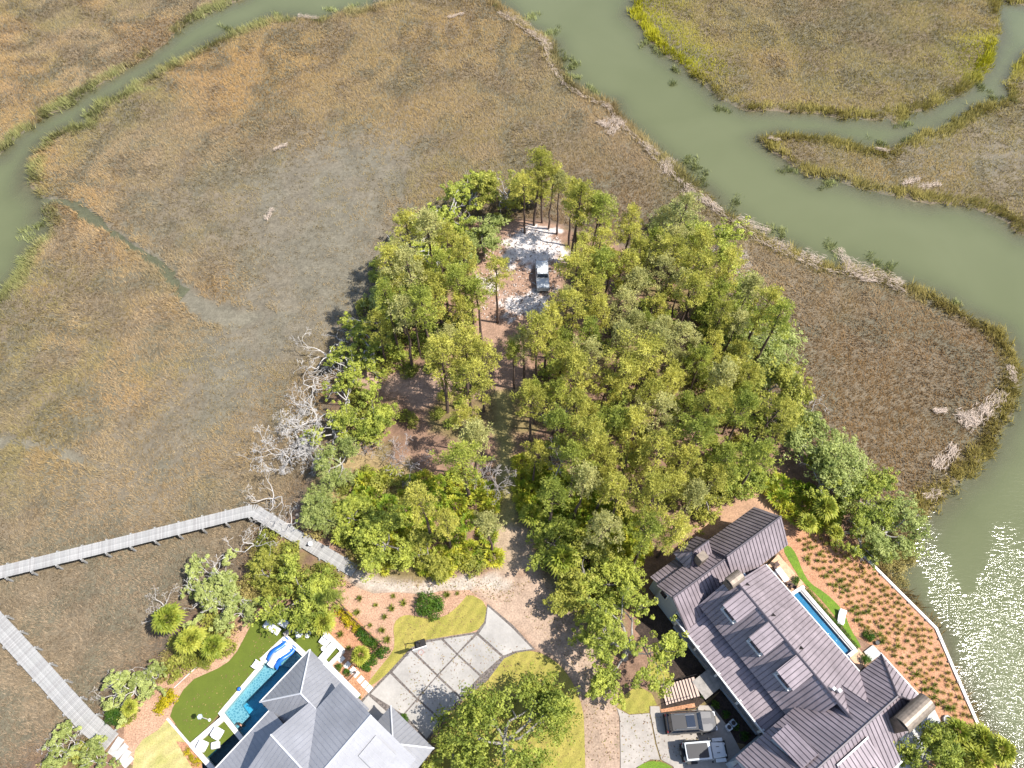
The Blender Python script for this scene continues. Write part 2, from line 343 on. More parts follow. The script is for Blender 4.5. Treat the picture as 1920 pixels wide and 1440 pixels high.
# ------------------------------------------------------------------ the land: outlines surveyed from the photograph
A_WEST = [(450,0),(385,25),(335,55),(300,86),(255,122),(190,158),(130,192),(82,218),(30,258),(0,295)]
A_EAST = [(0,555),(22,530),(40,500),(52,470),(74,450),(86,425),(72,402),(78,386),(56,355),(55,320),(70,290),(86,265),(120,246),(163,236),(166,220),(190,196),(240,172),(252,156),(300,136),(312,128),(390,82),(430,66),(510,36),(600,36),(680,20),(720,8),(742,0)]
B_WEST = [(918,0),(945,22),(990,52),(1030,78),(1048,128),(1072,160),(1110,182),(1150,196),(1166,222),(1200,252),(1245,300),(1268,316),(1292,344),(1330,372),(1370,402),(1410,432),(1450,455),(1500,478),(1545,498),(1600,502),(1640,514),(1700,538),(1760,564),(1820,594),(1868,624),(1898,664),(1906,712),(1892,770),(1868,830),(1826,880),(1782,928),(1742,950),(1716,985),(1700,1020),(1680,1060)]
SEAWALL = [(1618,1040),(1690,1112),(1756,1178),(1792,1262),(1836,1362)]
m1 = [(-300,-220),(520,-220)]+A_WEST+[(-300,440)]
m2 = [(-400,1900),(-400,800),(-200,640)]+A_EAST+[(760,-90),(900,-90)]+B_WEST+SEAWALL+[(1900,1450),(2050,1700),(2100,1900)]
m3 = [(1170,-220),(1190,0),(1184,30),(1208,60),(1240,96),(1270,122),(1300,150),(1350,190),(1400,212),(1440,211),(1500,213),(1580,222),(1640,226),(1665,222),(1678,232),(1700,216),(1760,200),(1800,172),(1832,150),(1866,100),(1880,52),(1870,10),(1850,-220)]
m4 = [(1420,262),(1460,252),(1540,258),(1610,280),(1660,286),(1700,272),(1760,246),(1800,222),(1850,198),(1888,182),(1900,130),(1918,104),(2100,60),(2300,520),(2000,460),(1920,440),(1890,416),(1850,396),(1800,386),(1740,381),(1680,371),(1620,361),(1570,340),(1520,331),(1480,316),(1450,286)]
m5 = [(1872,-10),(1890,8),(1935,12),(2100,0),(2100,-220),(1860,-220)]
UPLAND = [(-80,1500),(30,1440),(80,1405),(150,1400),(185,1352),(200,1300),(240,1262),(290,1240),(300,1180),(345,1150),(400,1120),(440,1080),(472,1022),(505,990),(535,960),(548,925),(575,880),(600,830),(612,760),(632,722),(655,680),(680,640),(700,600),(722,560),(742,520),(760,480),(800,440),(850,410),(920,396),(1000,402),(1080,424),(1160,448),(1240,478),(1310,510),(1360,560),(1400,620),(1425,680),(1450,740),(1490,800),(1540,860),(1610,910),(1680,960),(1690,1000)]+SEAWALL+[(1900,1450),(2050,1700),(2100,1900),(-400,1900),(-300,1600)]
POOL_W = [(416,1336),(537,1196),(575,1232),(452,1386)]
POOL_W2 = [(452,1386),(437,1374),(384,1420),(340,1470),(420,1480)]
POOL_E = [(1486,1112),(1504,1106),(1600,1220),(1582,1232)]
GX0, GX1, GY0, GY1, GS = -124.0, 124.0, -18.0, 150.0, 0.45
gx = np.arange(GX0, GX1, GS); gy = np.arange(GY0, GY1, GS)
X, Y = np.meshgrid(gx, gy)
w2 = lambda pts, z=0: [(p.x, p.y) for p in ats(pts, z)]
wob = (fbm(X, Y, 5.0, 4)-.5)
dl = np.full(X.shape, -1e9, np.float32)
for mm in (m1, m2, m3, m4, m5): dl = np.maximum(dl, sdist(X, Y, w2(mm)))
dw = dl+wob*2.6                                   # ragged banks
def creek(line):                                   # narrow side creeks: (px,py,width px)
    pts = [at(a, b) for a, b, c in line]; d = np.full(X.shape, 1e9)
    for i in range(len(pts)-1):
        a, b = pts[i], pts[i+1]; ex, ey = b.x-a.x, b.y-a.y
        t = np.clip(((X-a.x)*ex+(Y-a.y)*ey)/(ex*ex+ey*ey), 0, 1)
        wd = (line[i][2]*(1-t)+line[i+1][2]*t)/2/14.0
        d = np.minimum(d, np.hypot(X-a.x-t*ex, Y-a.y-t*ey)-wd)
    return d
c1 = creek([(70,378,14),(110,376,15),(145,389,14),(190,425,17),(240,458,19),(290,490,23),(325,530,27),(350,562,36),(395,592,48),(440,603,40),(490,592,10)])
c2 = creek([(-80,815,30),(0,832,28),(60,840,22),(110,850,18),(150,866,14),(185,884,5)])
wob2 = fbm(X+11, Y-5, 1.8, 3)-.5; dw = np.minimum(dw, c1+wob*1.6+wob2*1.6); dw = np.minimum(dw, c2+wob*1.6+wob2*2.2+.4)
bank = dw
def blob(px, py, r, z=0): p = at(px, py, z); return np.exp(-((X-p.x)**2+(Y-p.y)**2)/(r*r))
flood = np.clip(blob(620,330,9)+blob(560,420,9)+blob(640,480,8)+blob(600,560,6)+.8*blob(500,600,6)+.7*blob(450,660,6)+.5*blob(250,880,8)+.45*blob(720,300,7)+.6*blob(1880,300,8)+.5*blob(1700,290,4)+.5*blob(400,760,7)+.4*blob(330,400,9), 0, 1)
flood = np.clip(flood*(.75+.5*fbm(X+40, Y, 6, 4)), 0, 1)
H = np.where(bank < 0, np.maximum(bank*.27, -1.5), np.minimum(bank*.22, .16))
side = (np.minimum(c1, c2) < .8) & (dl > .3); fade = sstep(0, 1, np.clip(1.25-1.3*blob(455,600,9)-.6*blob(360,560,6)-1.0*(c2 < 1.5), 0, 1)); H = np.where(side, np.maximum(H, .05-.24*fade*(.6+.8*fbm(X, Y, 3, 3))), H)
H = H-flood*.07*sstep(0, 3, bank)+(fbm(X, Y, 2.2, 3)-.5)*.10*sstep(-.5, 1, bank)
UP = w2(UPLAND, .6); du = sdist(X, Y, UP)
seaw = [(p.x, p.y) for p in ats(SEAWALL, 1.0)]
du_n = du+wob*1.2*sstep(2, 6, ldist(X, Y, seaw))
FOREST = w2([(560,985),(600,1000),(660,1060),(760,1075),(860,1075),(930,1020),(1020,1020),(1060,1100),(1150,1080),(1230,1010),(1330,960),(1450,900),(1500,850),(1400,640),(1330,520),(1150,450),(1000,410),(900,400),(760,480),(640,720)], 1.0)
dfor = sdist(X, Y, FOREST)
rise = sstep(-.6, 2.6, du_n)
H = H*(1-rise)+rise*(1.0+.22*(fbm(X, Y, 3.0, 3)-.5)*sstep(0, 2, dfor))
for pl in (POOL_W, POOL_W2): H = np.where(sdist(X, Y, w2(pl, 1.1)) > -.55, np.minimum(H, -.9), H)
H = np.where(sdist(X, Y, w2(POOL_E, 1.5)) > -.45, np.minimum(H, -.4), H)

# ground colours (what the soil itself is: mud, pine straw, sand, shell)
def lerp(a, b, t): return a*(1-t[..., None])+np.array(b)*t[..., None]
nA = fbm(X, Y, 4.5, 4); nB = fbm(X+50, Y+20, 1.6, 3); nC = fbm(X-30, Y+70, 12, 3)
col = np.zeros(X.shape+(3,)); col[:] = (.19, .15, .10)
col = lerp(col, (.16, .14, .095), sstep(.45, .6, nA))
col = lerp(col, (.18, .16, .12), np.clip(flood*1.2, 0, 1)*.7)
col = lerp(col, (.185, .165, .12), sstep(.6, -.3, np.minimum(c1, c2))*(dl > 0))
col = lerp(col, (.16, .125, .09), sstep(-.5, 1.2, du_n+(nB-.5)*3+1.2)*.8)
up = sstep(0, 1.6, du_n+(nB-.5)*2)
floor_ = np.zeros_like(col); floor_[:] = (.285, .175, .118)
floor_ = lerp(floor_, (.20, .165, .06), sstep(.5, .62, nA)*.75)
floor_ = lerp(floor_, (.17, .105, .075), sstep(.52, .66, nB)*.7)
col = col*(1-up[..., None])+floor_*up[..., None]
def zone(pts, c, soft=.7, rag=1.6, z=1.0, amt=1.0):
    global col
    d = sdist(X, Y, w2(pts, z))+(nB-.5)*2*rag; col = lerp(col, c, sstep(-soft, soft, d)*amt)
zone([(895,470),(935,415),(1050,420),(1075,500),(1050,560),(1000,610),(985,680),(965,730),(925,730),(905,690),(890,600),(875,540)], (.37, .235, .165))
zone([(640,690),(760,690),(870,700),(900,740),(800,760),(700,740)], (.40, .27, .20))
zone([(660,830),(760,860),(800,960),(700,960),(600,960),(590,900)], (.34, .25, .125), rag=2.4)
sandm = sdist(X, Y, w2([(936,452),(985,428),(1048,428),(1050,480),(1010,500),(955,490)], 1.0))
sand2 = np.maximum(sdist(X, Y, w2([(940,560),(1040,545),(1030,590),(960,600)], 1.0)), np.maximum(sdist(X, Y, w2([(898,520),(930,515),(930,545),(900,550)], 1.0)), sdist(X, Y, w2([(1040,455),(1080,460),(1075,490),(1040,490)], 1.0))))
col = lerp(col, (.76, .70, .66), sstep(-.3, .45, np.maximum(sandm, sand2-.2)+(nB-.5)*3.4+(fbm(X+3, Y+8, .9, 2)-.5)*3.0)*.9)
zone([(925,735),(962,735),(968,900),(970,1010),(925,1010),(928,900)], (.30, .255, .10), .5, .8)
zone([(925,985),(985,985),(1010,1040),(1000,1075),(930,1070),(915,1040)], (.43, .32, .22), .6, 1.0)
zone([(655,1068),(700,1078),(780,1092),(860,1082),(935,1075),(1010,1075),(1060,1130),(1110,1200),(1150,1290),(1166,1340),(1168,1460),(1092,1460),(1092,1330),(1070,1270),(1020,1225),(960,1178),(915,1135),(880,1108),(830,1110),(790,1116),(745,1112),(700,1116),(668,1104),(640,1085)], (.42, .305, .225), .5, .5)
zone([(1040,1090),(1090,1130),(1150,1130),(1170,1180),(1130,1200),(1080,1150)], (.30, .25, .12), .8, 1.6)
zone([(655,1070),(780,1094),(930,1078),(960,1100),(800,1112),(690,1112)], (.52, .46, .39), .5, .7, amt=.8)
zone([(1108,1240),(1122,1300),(1128,1460),(1112,1460),(1108,1310),(1094,1250)], (.36, .27, .20), .3, .5, amt=.6)
zone([(1300,1000),(1330,960),(1460,890),(1530,930),(1490,1010),(1420,950),(1340,1010)], (.44, .27, .17), .6, 1.0)
zone([(1355,490),(1395,470),(1420,500),(1400,520),(1375,520)], (.34, .30, .25), .5, .5, z=.2)
ny, nx = X.shape; idx = np.arange(nx*ny).reshape(ny, nx)
Fq = np.stack([idx[:-1, :-1], idx[:-1, 1:], idx[1:, 1:], idx[1:, :-1]], -1).reshape(-1, 4)
me = np_mesh('ground', np.stack([X, Y, H], -1).reshape(-1, 3), Fq, M['ground'], col.reshape(-1, 3)*.70)
me.polygons.foreach_set('use_smooth', [True]*len(me.polygons))
tag(link('ground', me), kind='structure')
def hgt(x, y):
    i = min(max(int((y-GY0)/GS), 0), ny-2); j = min(max(int((x-GX0)/GS), 0), nx-2); return float(H[i, j])
def grd(px, py):
    z = .6
    for _ in range(4): p = at(px, py, z); z = hgt(p.x, p.y)
    return at(px, py, z)
mb = MB(); mb.add([(-1600,-1500,-2), (1600,-1500,-2), (1600,2200,-2), (-1600,2200,-2)], [(0,1,2,3)])
M['bed'] = mat('estuary_bed', (.09, .085, .055), .95, .2, .05)
tag(mb.build('estuary_bed', M['bed']), kind='structure')

# tidal water: a fine sheet over creeks and flooded flats, a coarse one far around it
st = 2; Xw, Yw, Hw = X[::st, ::st], Y[::st, ::st], H[::st, ::st]; nyw, nxw = Xw.shape
idw = np.arange(nxw*nyw).reshape(nyw, nxw)
low = Hw < .12; q = low[:-1, :-1] | low[:-1, 1:] | low[1:, 1:] | low[1:, :-1]
upmask = (du[::st, ::st] > 2.8)[:-1, :-1]; q &= ~upmask
Fw = np.stack([idw[:-1, :-1], idw[:-1, 1:], idw[1:, 1:], idw[1:, :-1]], -1)[q]
used, invi = np.unique(Fw, return_inverse=True)
Vw = np.stack([Xw.ravel(), Yw.ravel(), np.zeros(Xw.size)], -1)[used]
me = np_mesh('tidal_water', Vw, invi.reshape(-1, 4), M['water'])
a = me.attributes.new('depth', 'FLOAT', 'POINT'); a.data.foreach_set('value', np.maximum(0, -Hw.ravel()[used]).astype(np.float32))
pc = [at(1900,1250), at(1840,620)]
yt = at(1840,965).y; wx_, wy_ = Vw[:, 0], Vw[:, 1]; east_ = sstep(36, 42, wx_)
wn_ = (fbm(wx_, wy_, 3, 3)-.5)
calm = np.maximum(sdist(wx_, wy_, w2([(1660,1130),(1690,1010),(1735,1050),(1770,1180),(1790,1250),(1740,1190)])), sdist(wx_, wy_, w2([(1768,985),(1800,930),(1852,890),(1850,1000),(1822,1160),(1800,1150),(1790,1080)])))
calm = sstep(-2.2, 1.6, calm+wn_*6)
chop_v = .05+east_*(.31*sstep(yt+9, yt-9, wy_+wn_*9)*(1-.8*calm)*(1-.35*sstep(.55, .66, fbm(wx_+9, wy_*1.6, 5, 3)))+.085*sstep(yt+32, yt+8, wy_)*sstep(yt-6, yt+4, wy_))
a = me.attributes.new('chop', 'FLOAT', 'POINT'); a.data.foreach_set('value', chop_v.astype(np.float32))
tag(link('creek_water', me), kind='structure')
bg = 1600; x0, x1, y0, y1 = Xw.min(), Xw.max(), Yw.min(), Yw.max()
mb = MB(); vv = [(-bg,-bg),(bg,-bg),(bg,bg+600),(-bg,bg+600),(x0,y0),(x1,y0),(x1,y1),(x0,y1)]
mb.add([(p[0], p[1], 0) for p in vv], [(0,1,5,4),(1,2,6,5),(2,3,7,6),(3,0,4,7)])
o = mb.build('outer_water', M['water']); tag(o, kind='structure')
for nme, val in (('depth', 1.5), ('chop', .06)):
    a = o.data.attributes.new(nme, 'FLOAT', 'POINT'); a.data.foreach_set('value', [val]*8)

# ------------------------------------------------------------------ marsh grass: nobody could count it
rs = np.random.RandomState(11)
def grid_sample(A, x, y):
    j = np.clip(((x-GX0)/GS).astype(int), 0, nx-1); i = np.clip(((y-GY0)/GS).astype(int), 0, ny-1); return A[i, j]
def blades(px_, py_, pz_, nb, length, width, lean, colr, jit=.25):
    "one triangle-pair blade set per point; arrays in, mesh arrays out"
    n = len(px_); rep = lambda a: np.repeat(a, nb)
    bx = rep(px_)+rs.normal(0, jit, n*nb); by = rep(py_)+rs.normal(0, jit, n*nb); bz = rep(pz_)-.03
    L_ = rep(length)*rs.uniform(.6, 1.15, n*nb); az = rep(fbm(px_+200, py_, 7, 2)*14)+rs.normal(0, 1.15, n*nb); le = rs.uniform(lean[0], lean[1], n*nb)
    ux, uy = np.cos(az), np.sin(az); wx, wy = -uy, ux; w = width*rs.uniform(.6, 1.3, n*nb)
    d2 = L_*np.sin(le); z2 = L_*np.cos(le)
    V = np.empty((n*nb, 3, 3)); V[:, 0] = np.stack([bx-wx*w, by-wy*w, bz], -1); V[:, 1] = np.stack([bx+wx*w, by+wy*w, bz], -1)
    V[:, 2] = np.stack([bx+ux*d2, by+uy*d2, bz+z2], -1)
    c = np.repeat(colr, nb, 0)*rs.uniform(.72, 1.28, (n*nb, 1))
    return V.reshape(-1, 3), np.repeat(c, 3, 0)
sp = .47
qx, qy = np.meshgrid(np.arange(-112, 112, sp), np.arange(-8, 142, sp)); qx = (qx+rs.uniform(-.3, .3, qx.shape)).ravel(); qy = (qy+rs.uniform(-.3, .3, qy.shape)).ravel()
inview = np.abs(qx) < (qy*ST+CAM_H*CT)*(960/F_PX)*1.04+1.5
qx, qy = qx[inview], qy[inview]
b_ = grid_sample(bank, qx, qy); u_ = grid_sample(du_n, qx, qy); fl = grid_sample(flood, qx, qy); h_ = grid_sample(H, qx, qy); b0 = grid_sample(dl, qx, qy)
keep = (b_ > .05) & (u_ < .6) & (rs.rand(len(qx)) > fl*.80-.05)
qx, qy, b_, u_, fl, h_, b0 = [t[keep] for t in (qx, qy, b_, u_, fl, h_, b0)]
def gb(px, py, r): p = at(px, py); return np.exp(-((qx-p.x)**2+(qy-p.y)**2)/(r*r))
n1 = fbm(qx, qy, 9, 4); n3 = fbm(qx-70, qy+33, 22, 3); n4 = fbm(qx+90, qy-13, 15, 4); n2 = fbm(qx+31, qy+7, 3, 3)
def cl(c, c2, t): return c*(1-t[:, None])+np.array(c2)*t[:, None]
gc = np.zeros((len(qx), 3)); gc[:] = (.44, .335, .185)
gc = cl(gc, (.38, .315, .155), sstep(.42, .6, n1))
gc = cl(gc, (.47, .37, .24), sstep(.5, .66, n2)*.7)
gc = cl(gc, (.30, .275, .125), sstep(.5, .62, n3)*.7); gc = cl(gc, (.50, .34, .17), sstep(.54, .66, n4)*.6); gc = cl(gc, (.36, .30, .21), sstep(.5, .38, n4)*.5)
gc = cl(gc, (.52, .34, .15), np.clip(gb(520,120,12)+.8*gb(840,60,9)+.8*gb(1340,120,9)+.7*gb(420,545,4)+.6*gb(1180,200,7)+.6*gb(470,150,9)+.5*gb(80,320,7)+.5*gb(740,230,6), 0, 1)*.75)
east = sstep(20, 40, qx)*sstep(68, 50, qy); gc = cl(gc, (.285, .185, .085), np.clip(east+.75*gb(1120,380,12)+.6*gb(1250,460,9), 0, 1)*.9)
gc = cl(gc, (.325, .27, .205), sstep(-12, -34, qx)*sstep(40, 22, qy)*.9)          # greyer towards the boardwalks
gc = cl(gc, (.34, .29, .18), np.clip(fl*1.5, 0, 1)*.6); gc = cl(gc, (.37, .315, .105), sstep(18, 30, qx)*sstep(70, 80, qy)*.6*(.4+1.2*n1)); gc = cl(gc, (.40, .31, .14), sstep(-60, -30, qx)*sstep(20, 0, qx)*sstep(80, 95, qy)*.5)
fr = sstep(2.6, .4, b0)*sstep(.35, .55, fbm(qx+5, qy-60, 6, 3)+.08)
westc = sstep(-20, -40, qx); gc = cl(gc, (.29, .32, .13), fr*(.35+.6*westc))
gc = cl(gc, (.35, .32, .07), sstep(3.2, .5, b0)*sstep(20, 40, qx)*.65)
gc = cl(gc, (.44, .45, .02), np.clip(gb(1235,40,10)+gb(1290,70,9)+gb(1330,100,6)+gb(1215,15,8)+.9*gb(1855,95,6)+.8*gb(1840,130,4)+.35*gb(1740,70,8), 0, 1)*sstep(13, 2.0, b_))
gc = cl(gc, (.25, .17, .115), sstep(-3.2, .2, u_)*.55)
tall = np.clip(.55+.55*sstep(2.5, .4, b_)*(.4+.6*fr)+.12*(n2-.5)-fl*.18, .3, 1.3)
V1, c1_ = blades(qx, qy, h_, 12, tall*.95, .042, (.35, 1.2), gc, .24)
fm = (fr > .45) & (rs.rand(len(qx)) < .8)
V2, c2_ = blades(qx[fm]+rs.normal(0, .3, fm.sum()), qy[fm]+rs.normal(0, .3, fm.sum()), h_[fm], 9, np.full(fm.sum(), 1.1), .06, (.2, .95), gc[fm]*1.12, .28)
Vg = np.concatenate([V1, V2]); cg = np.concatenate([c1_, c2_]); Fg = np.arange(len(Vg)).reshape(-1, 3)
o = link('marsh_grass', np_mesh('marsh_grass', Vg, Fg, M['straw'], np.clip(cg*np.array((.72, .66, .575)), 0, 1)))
tag(o, 'tan and olive salt marsh grass covering the tidal flats', 'marsh grass', kind='stuff')
# grass clumps standing in the water off the banks
cl_px = [(1000,30,2.2),(1035,62,2),(1062,110,2.5),(1075,125,2),(1072,145,2),(1265,130,1.6),(1260,160,1.2),(1305,318,2.4),(1320,335,2),(1290,302,1.6),(1380,380,1.8),(1440,430,2),(1465,440,1.6),(1560,468,2.2),(1640,490,1.8),(1670,500,1.6),(1790,570,1.2),(68,425,2.2),(75,450,2.2),(62,480,1.6),(40,500,2),(165,215,1.6),(270,170,1.6),(425,55,1.6),(520,30,1.6),(625,20,1.2),(660,15,1.5),(1690,235,1.6),(1650,270,1.6),(1700,262,1.4),(1555,345,2),(1840,165,1.4),(930,15,1.5),(1110,168,1.4),(1215,75,2),(1230,95,1.6),(1480,320,1.8),(1860,180,1.4),(1900,190,1.6),(1345,205,1),(1360,208,1)]
cx, cy = [], []
for a_, b2, r_ in cl_px:
    p = at(a_, b2); k = int(8*r_); ang = rs.uniform(0, 6.28); sx = rs.normal(0, r_*.5, k); sy = rs.normal(0, r_*.16, k)
    cx += list(p.x+sx*math.cos(ang)-sy*math.sin(ang)); cy += list(p.y+sx*math.sin(ang)+sy*math.cos(ang))
cx, cy = np.array(cx), np.array(cy); ccol = np.tile((.33, .35, .13), (len(cx), 1))*rs.uniform(.75, 1.25, (len(cx), 1))
Vc, cc = blades(cx, cy, np.full(len(cx), -.05), 16, np.full(len(cx), .75), .05, (.15, .9), ccol, .24)
o = link('bank_reeds', np_mesh('bank_reeds', Vc, np.arange(len(Vc)).reshape(-1, 3), M['straw'], cc*.76))
tag(o, 'green reed clumps standing in shallow water off the creek banks', 'reeds', kind='stuff')
# wrack: mats of bleached dead reed thrown up along the banks
wr = [(950,28,990,52,3),(990,60,1030,90,4),(1015,72,1030,98,3),(1130,240,1160,225,4),(1140,255,1170,230,3),(1120,232,1135,240,2),(1255,300,1245,330,4),(1285,350,1300,380,4),(1380,412,1440,440,4),(1440,455,1480,470,4),(1500,478,1540,495,5),(1580,500,1640,515,5),(1640,515,1690,535,4),(1570,470,1600,510,3),(1690,350,1720,338,2),(1720,355,1760,348,2),(1790,775,1830,800,3),(1800,800,1850,770,4),(1840,775,1880,740,3),(1890,690,1898,720,2),(1750,774,1770,772,1.5),(1730,935,1760,925,2),(1750,880,1790,840,3),(515,285,540,275,1.5),(500,415,512,395,1.5),(840,38,870,30,1.5),(1440,262,1460,268,1.5),(1640,282,1665,288,1.5),(700,2,770,-4,3),(560,32,600,38,2),(1310,370,1350,400,3),(1205,270,1235,295,2),(1610,525,1640,530,2)]
sx_, sy_ = [], []
sang = []
for a_, b2, c_, d_, w_ in wr:
    p, q2 = at(a_, b2), at(c_, d_); k = int((q2-p).length*w_*11)+60; t = rs.rand(k); off = rs.normal(0, w_*.13, k); dv = (q2-p).normalized()
    sx_ += list(p.x+(q2.x-p.x)*t-dv.y*off); sy_ += list(p.y+(q2.y-p.y)*t+dv.x*off); sang += list(math.atan2(dv.y, dv.x)+rs.normal(.25, .4, k))
for (a_, b2), (c_, d_) in zip(B_WEST[1:21], B_WEST[2:22]):
    p, q2 = at(a_, b2), at(c_, d_); dv = (q2-p).normalized(); k = int((q2-p).length*14); t = rs.rand(k); off = rs.normal(1.3, .28, k)
    sx_ += list(p.x+(q2.x-p.x)*t+dv.y*off); sy_ += list(p.y+(q2.y-p.y)*t-dv.x*off); sang += list(math.atan2(dv.y, dv.x)+rs.normal(0, .35, k))
sx_, sy_, sang = map(np.array, (sx_, sy_, sang)); k = len(sx_); Ls = rs.uniform(.35, 1.2, k); Ws = rs.uniform(.015, .032, k)
zz = np.maximum(grid_sample(H, sx_, sy_), 0)+rs.uniform(.22, .5, k); ux, uy = np.cos(sang), np.sin(sang); tz = rs.normal(0, .05, k)
Vs = np.empty((k, 4, 3))
Vs[:, 0] = np.stack([sx_-ux*Ls/2, sy_-uy*Ls/2, zz-tz], -1); Vs[:, 1] = np.stack([sx_-uy*Ws, sy_+ux*Ws, zz+.05], -1); Vs[:, 2] = np.stack([sx_+ux*Ls/2, sy_+uy*Ls/2, zz+tz], -1); Vs[:, 3] = np.stack([sx_+uy*Ws, sy_-ux*Ws, zz+.05], -1)
cs = np.repeat(np.tile((.56, .45, .36), (k, 1))*rs.uniform(.7, 1.25, (k, 1)), 4, 0)
o = link('dead_reed_wrack', np_mesh('dead_reed_wrack', Vs.reshape(-1, 3), np.arange(k*4).reshape(-1, 4), M['straw'], np.clip(cs*.8, 0, 1)))
tag(o, 'bleached mats of dead reeds washed up along the creek banks', 'dead reeds', kind='stuff')

# ------------------------------------------------------------------ plants: mesh prototypes, shared by all copies of a kind
def rdir(rng, up=0.0):
    while True:
        v = Vector((rng.uniform(-1,1), rng.uniform(-1,1), rng.uniform(-1,1)))
        if .05 < v.length < 1: v.normalize(); v.z += up; return v.normalized()
def tufts(cent, k, ln_, wd, seed, upb=.35):
    "needle tufts: k slim triangles radiating from every centre"
    r = np.random.RandomState(seed); n = len(cent); Cc = np.repeat(np.asarray(cent), k, 0)
    D = r.normal(0, 1, (n*k, 3)); D[:, 2] += upb; D /= np.linalg.norm(D, axis=1)[:, None]
    S = np.cross(D, r.normal(0, 1, (n*k, 3))); S /= np.linalg.norm(S, axis=1)[:, None]
    L_ = ln_*r.uniform(.65, 1.25, (n*k, 1)); V = np.empty((n*k, 3, 3)); mid = Cc+D*L_*.45
    V[:, 0] = mid-S*wd; V[:, 1] = mid+S*wd; V[:, 2] = Cc+D*L_*1.05
    return V.reshape(-1, 3), np.arange(n*k*3).reshape(-1, 3)
def leaves(cent, rad, k, size, seed, flat=.7, up=.8):
    "broad leaves: k small quads spread through a flattened ball round every centre"
    r = np.random.RandomState(seed); n = len(cent); Cc = np.repeat(np.asarray(cent), k, 0); rr = np.repeat(np.asarray(rad), k)[:, None]
    D = r.normal(0, 1, (n*k, 3)); D /= np.linalg.norm(D, axis=1)[:, None]
    P = D*rr*r.uniform(.35, 1.0, (n*k, 1))**.6; P[:, 2] *= flat; P += Cc
    Nn = D*.9+r.normal(0, .6, (n*k, 3)); Nn[:, 2] += up; Nn /= np.linalg.norm(Nn, axis=1)[:, None]
    A = np.cross(Nn, r.normal(0, 1, (n*k, 3))); A /= np.linalg.norm(A, axis=1)[:, None]; B = np.cross(Nn, A)
    s = size*r.uniform(.6, 1.35, (n*k, 1)); V = np.empty((n*k, 4, 3))
    V[:, 0] = P-A*s; V[:, 1] = P-B*s*.6; V[:, 2] = P+A*s; V[:, 3] = P+B*s*.6
    return V.reshape(-1, 3), np.arange(n*k*4).reshape(-1, 4)
def grow(mb, p, d, length, rad, depth, rng, ends, spread=.7, droop=0.0, kids=(2, 3), wig=.22, nseg=4, sides=5, shrink=.68, mr=.016):
    "a crooked limb that forks; twig ends are collected"
    pts = [p.copy()]; rads = [rad]; q = p.copy(); dd = d.copy()
    for i in range(nseg):
        dd = (dd+Vector((rng.gauss(0, wig), rng.gauss(0, wig), rng.gauss(0, wig*.7)-droop))).normalized()
        q = q+dd*length/nseg; pts.append(q.copy()); rads.append(max(mr, rad*(1-.5*(i+1)/nseg)))
    mb.tube(pts, rads, sides, cap=False)
    if depth == 0: ends.append(q.copy()); return
    if depth <= 2: ends.append(pts[len(pts)//2].copy())
    for k in range(rng.randint(*kids)):
        nd = (dd+rdir(rng)*spread*rng.uniform(.7, 1.3)).normalized()
        st_ = pts[-1] if k < 2 else pts[rng.randint(2, nseg)]
        grow(mb, st_, nd, length*shrink*rng.uniform(.75, 1.2), rads[-1]*.95, depth-1, rng, ends, spread, droop, kids, wig, max(2, nseg-1), max(3, sides-1), shrink, mr)

def pine_proto(seed, h, cr, c0):
    rng = random.Random(seed); tr = MB()
    lean = Vector((rng.uniform(-.05, .05), rng.uniform(-.05, .05), 0)); pts = []; rads = []
    for i in range(8):
        t = i/7; pts.append(Vector((lean.x*h*t+rng.gauss(0, .06), lean.y*h*t+rng.gauss(0, .06), h*.97*t-.2*(i == 0)))); rads.append(.19*(1-t*.8)+.015)
    tr.tube(pts, rads, 7, cap=False); cent = []
    nb = int(17+6*rng.random())
    for i in range(nb):
        t = c0+(1-c0)*((i+rng.random())/nb)**.85; f = (t-c0)/(1-c0)
        rr = cr*(.45+.75*math.sin(math.pi*min(1, .18+.82*f)**.8))*rng.uniform(.6, 1.15)*(1.0 if f < .85 else .7)
        a = i*2.4+rng.uniform(-.5, .5); k = t*7; i0 = min(6, int(k)); b = pts[i0].lerp(pts[i0+1], k-i0)
        e = b+Vector((math.cos(a)*rr, math.sin(a)*rr, rr*rng.uniform(.05, .45)))
        mid = b.lerp(e, .5)+Vector((0, 0, -.12)); tr.tube([b, mid, e], [.05, .035, .012], 4, cap=False)
        for j in range(rng.randint(5, 9)):
            c = b.lerp(e, rng.uniform(.5, 1.08))+Vector((rng.gauss(0, .32), rng.gauss(0, .32), rng.gauss(.08, .17))); cent.append(c)
    for j in range(10): cent.append(pts[-1]+Vector((rng.gauss(0, .35), rng.gauss(0, .35), rng.gauss(-.1, .3))))
    V, Fc = tufts([tuple(c) for c in cent], 26, .40, .05, seed)
    return tr.mesh('pine_trunk', M['bark'], True), np_mesh('pine_crown', V, Fc, M[('pine', 'pine_green', 'pine_grey', 'pine')[seed % 4]])
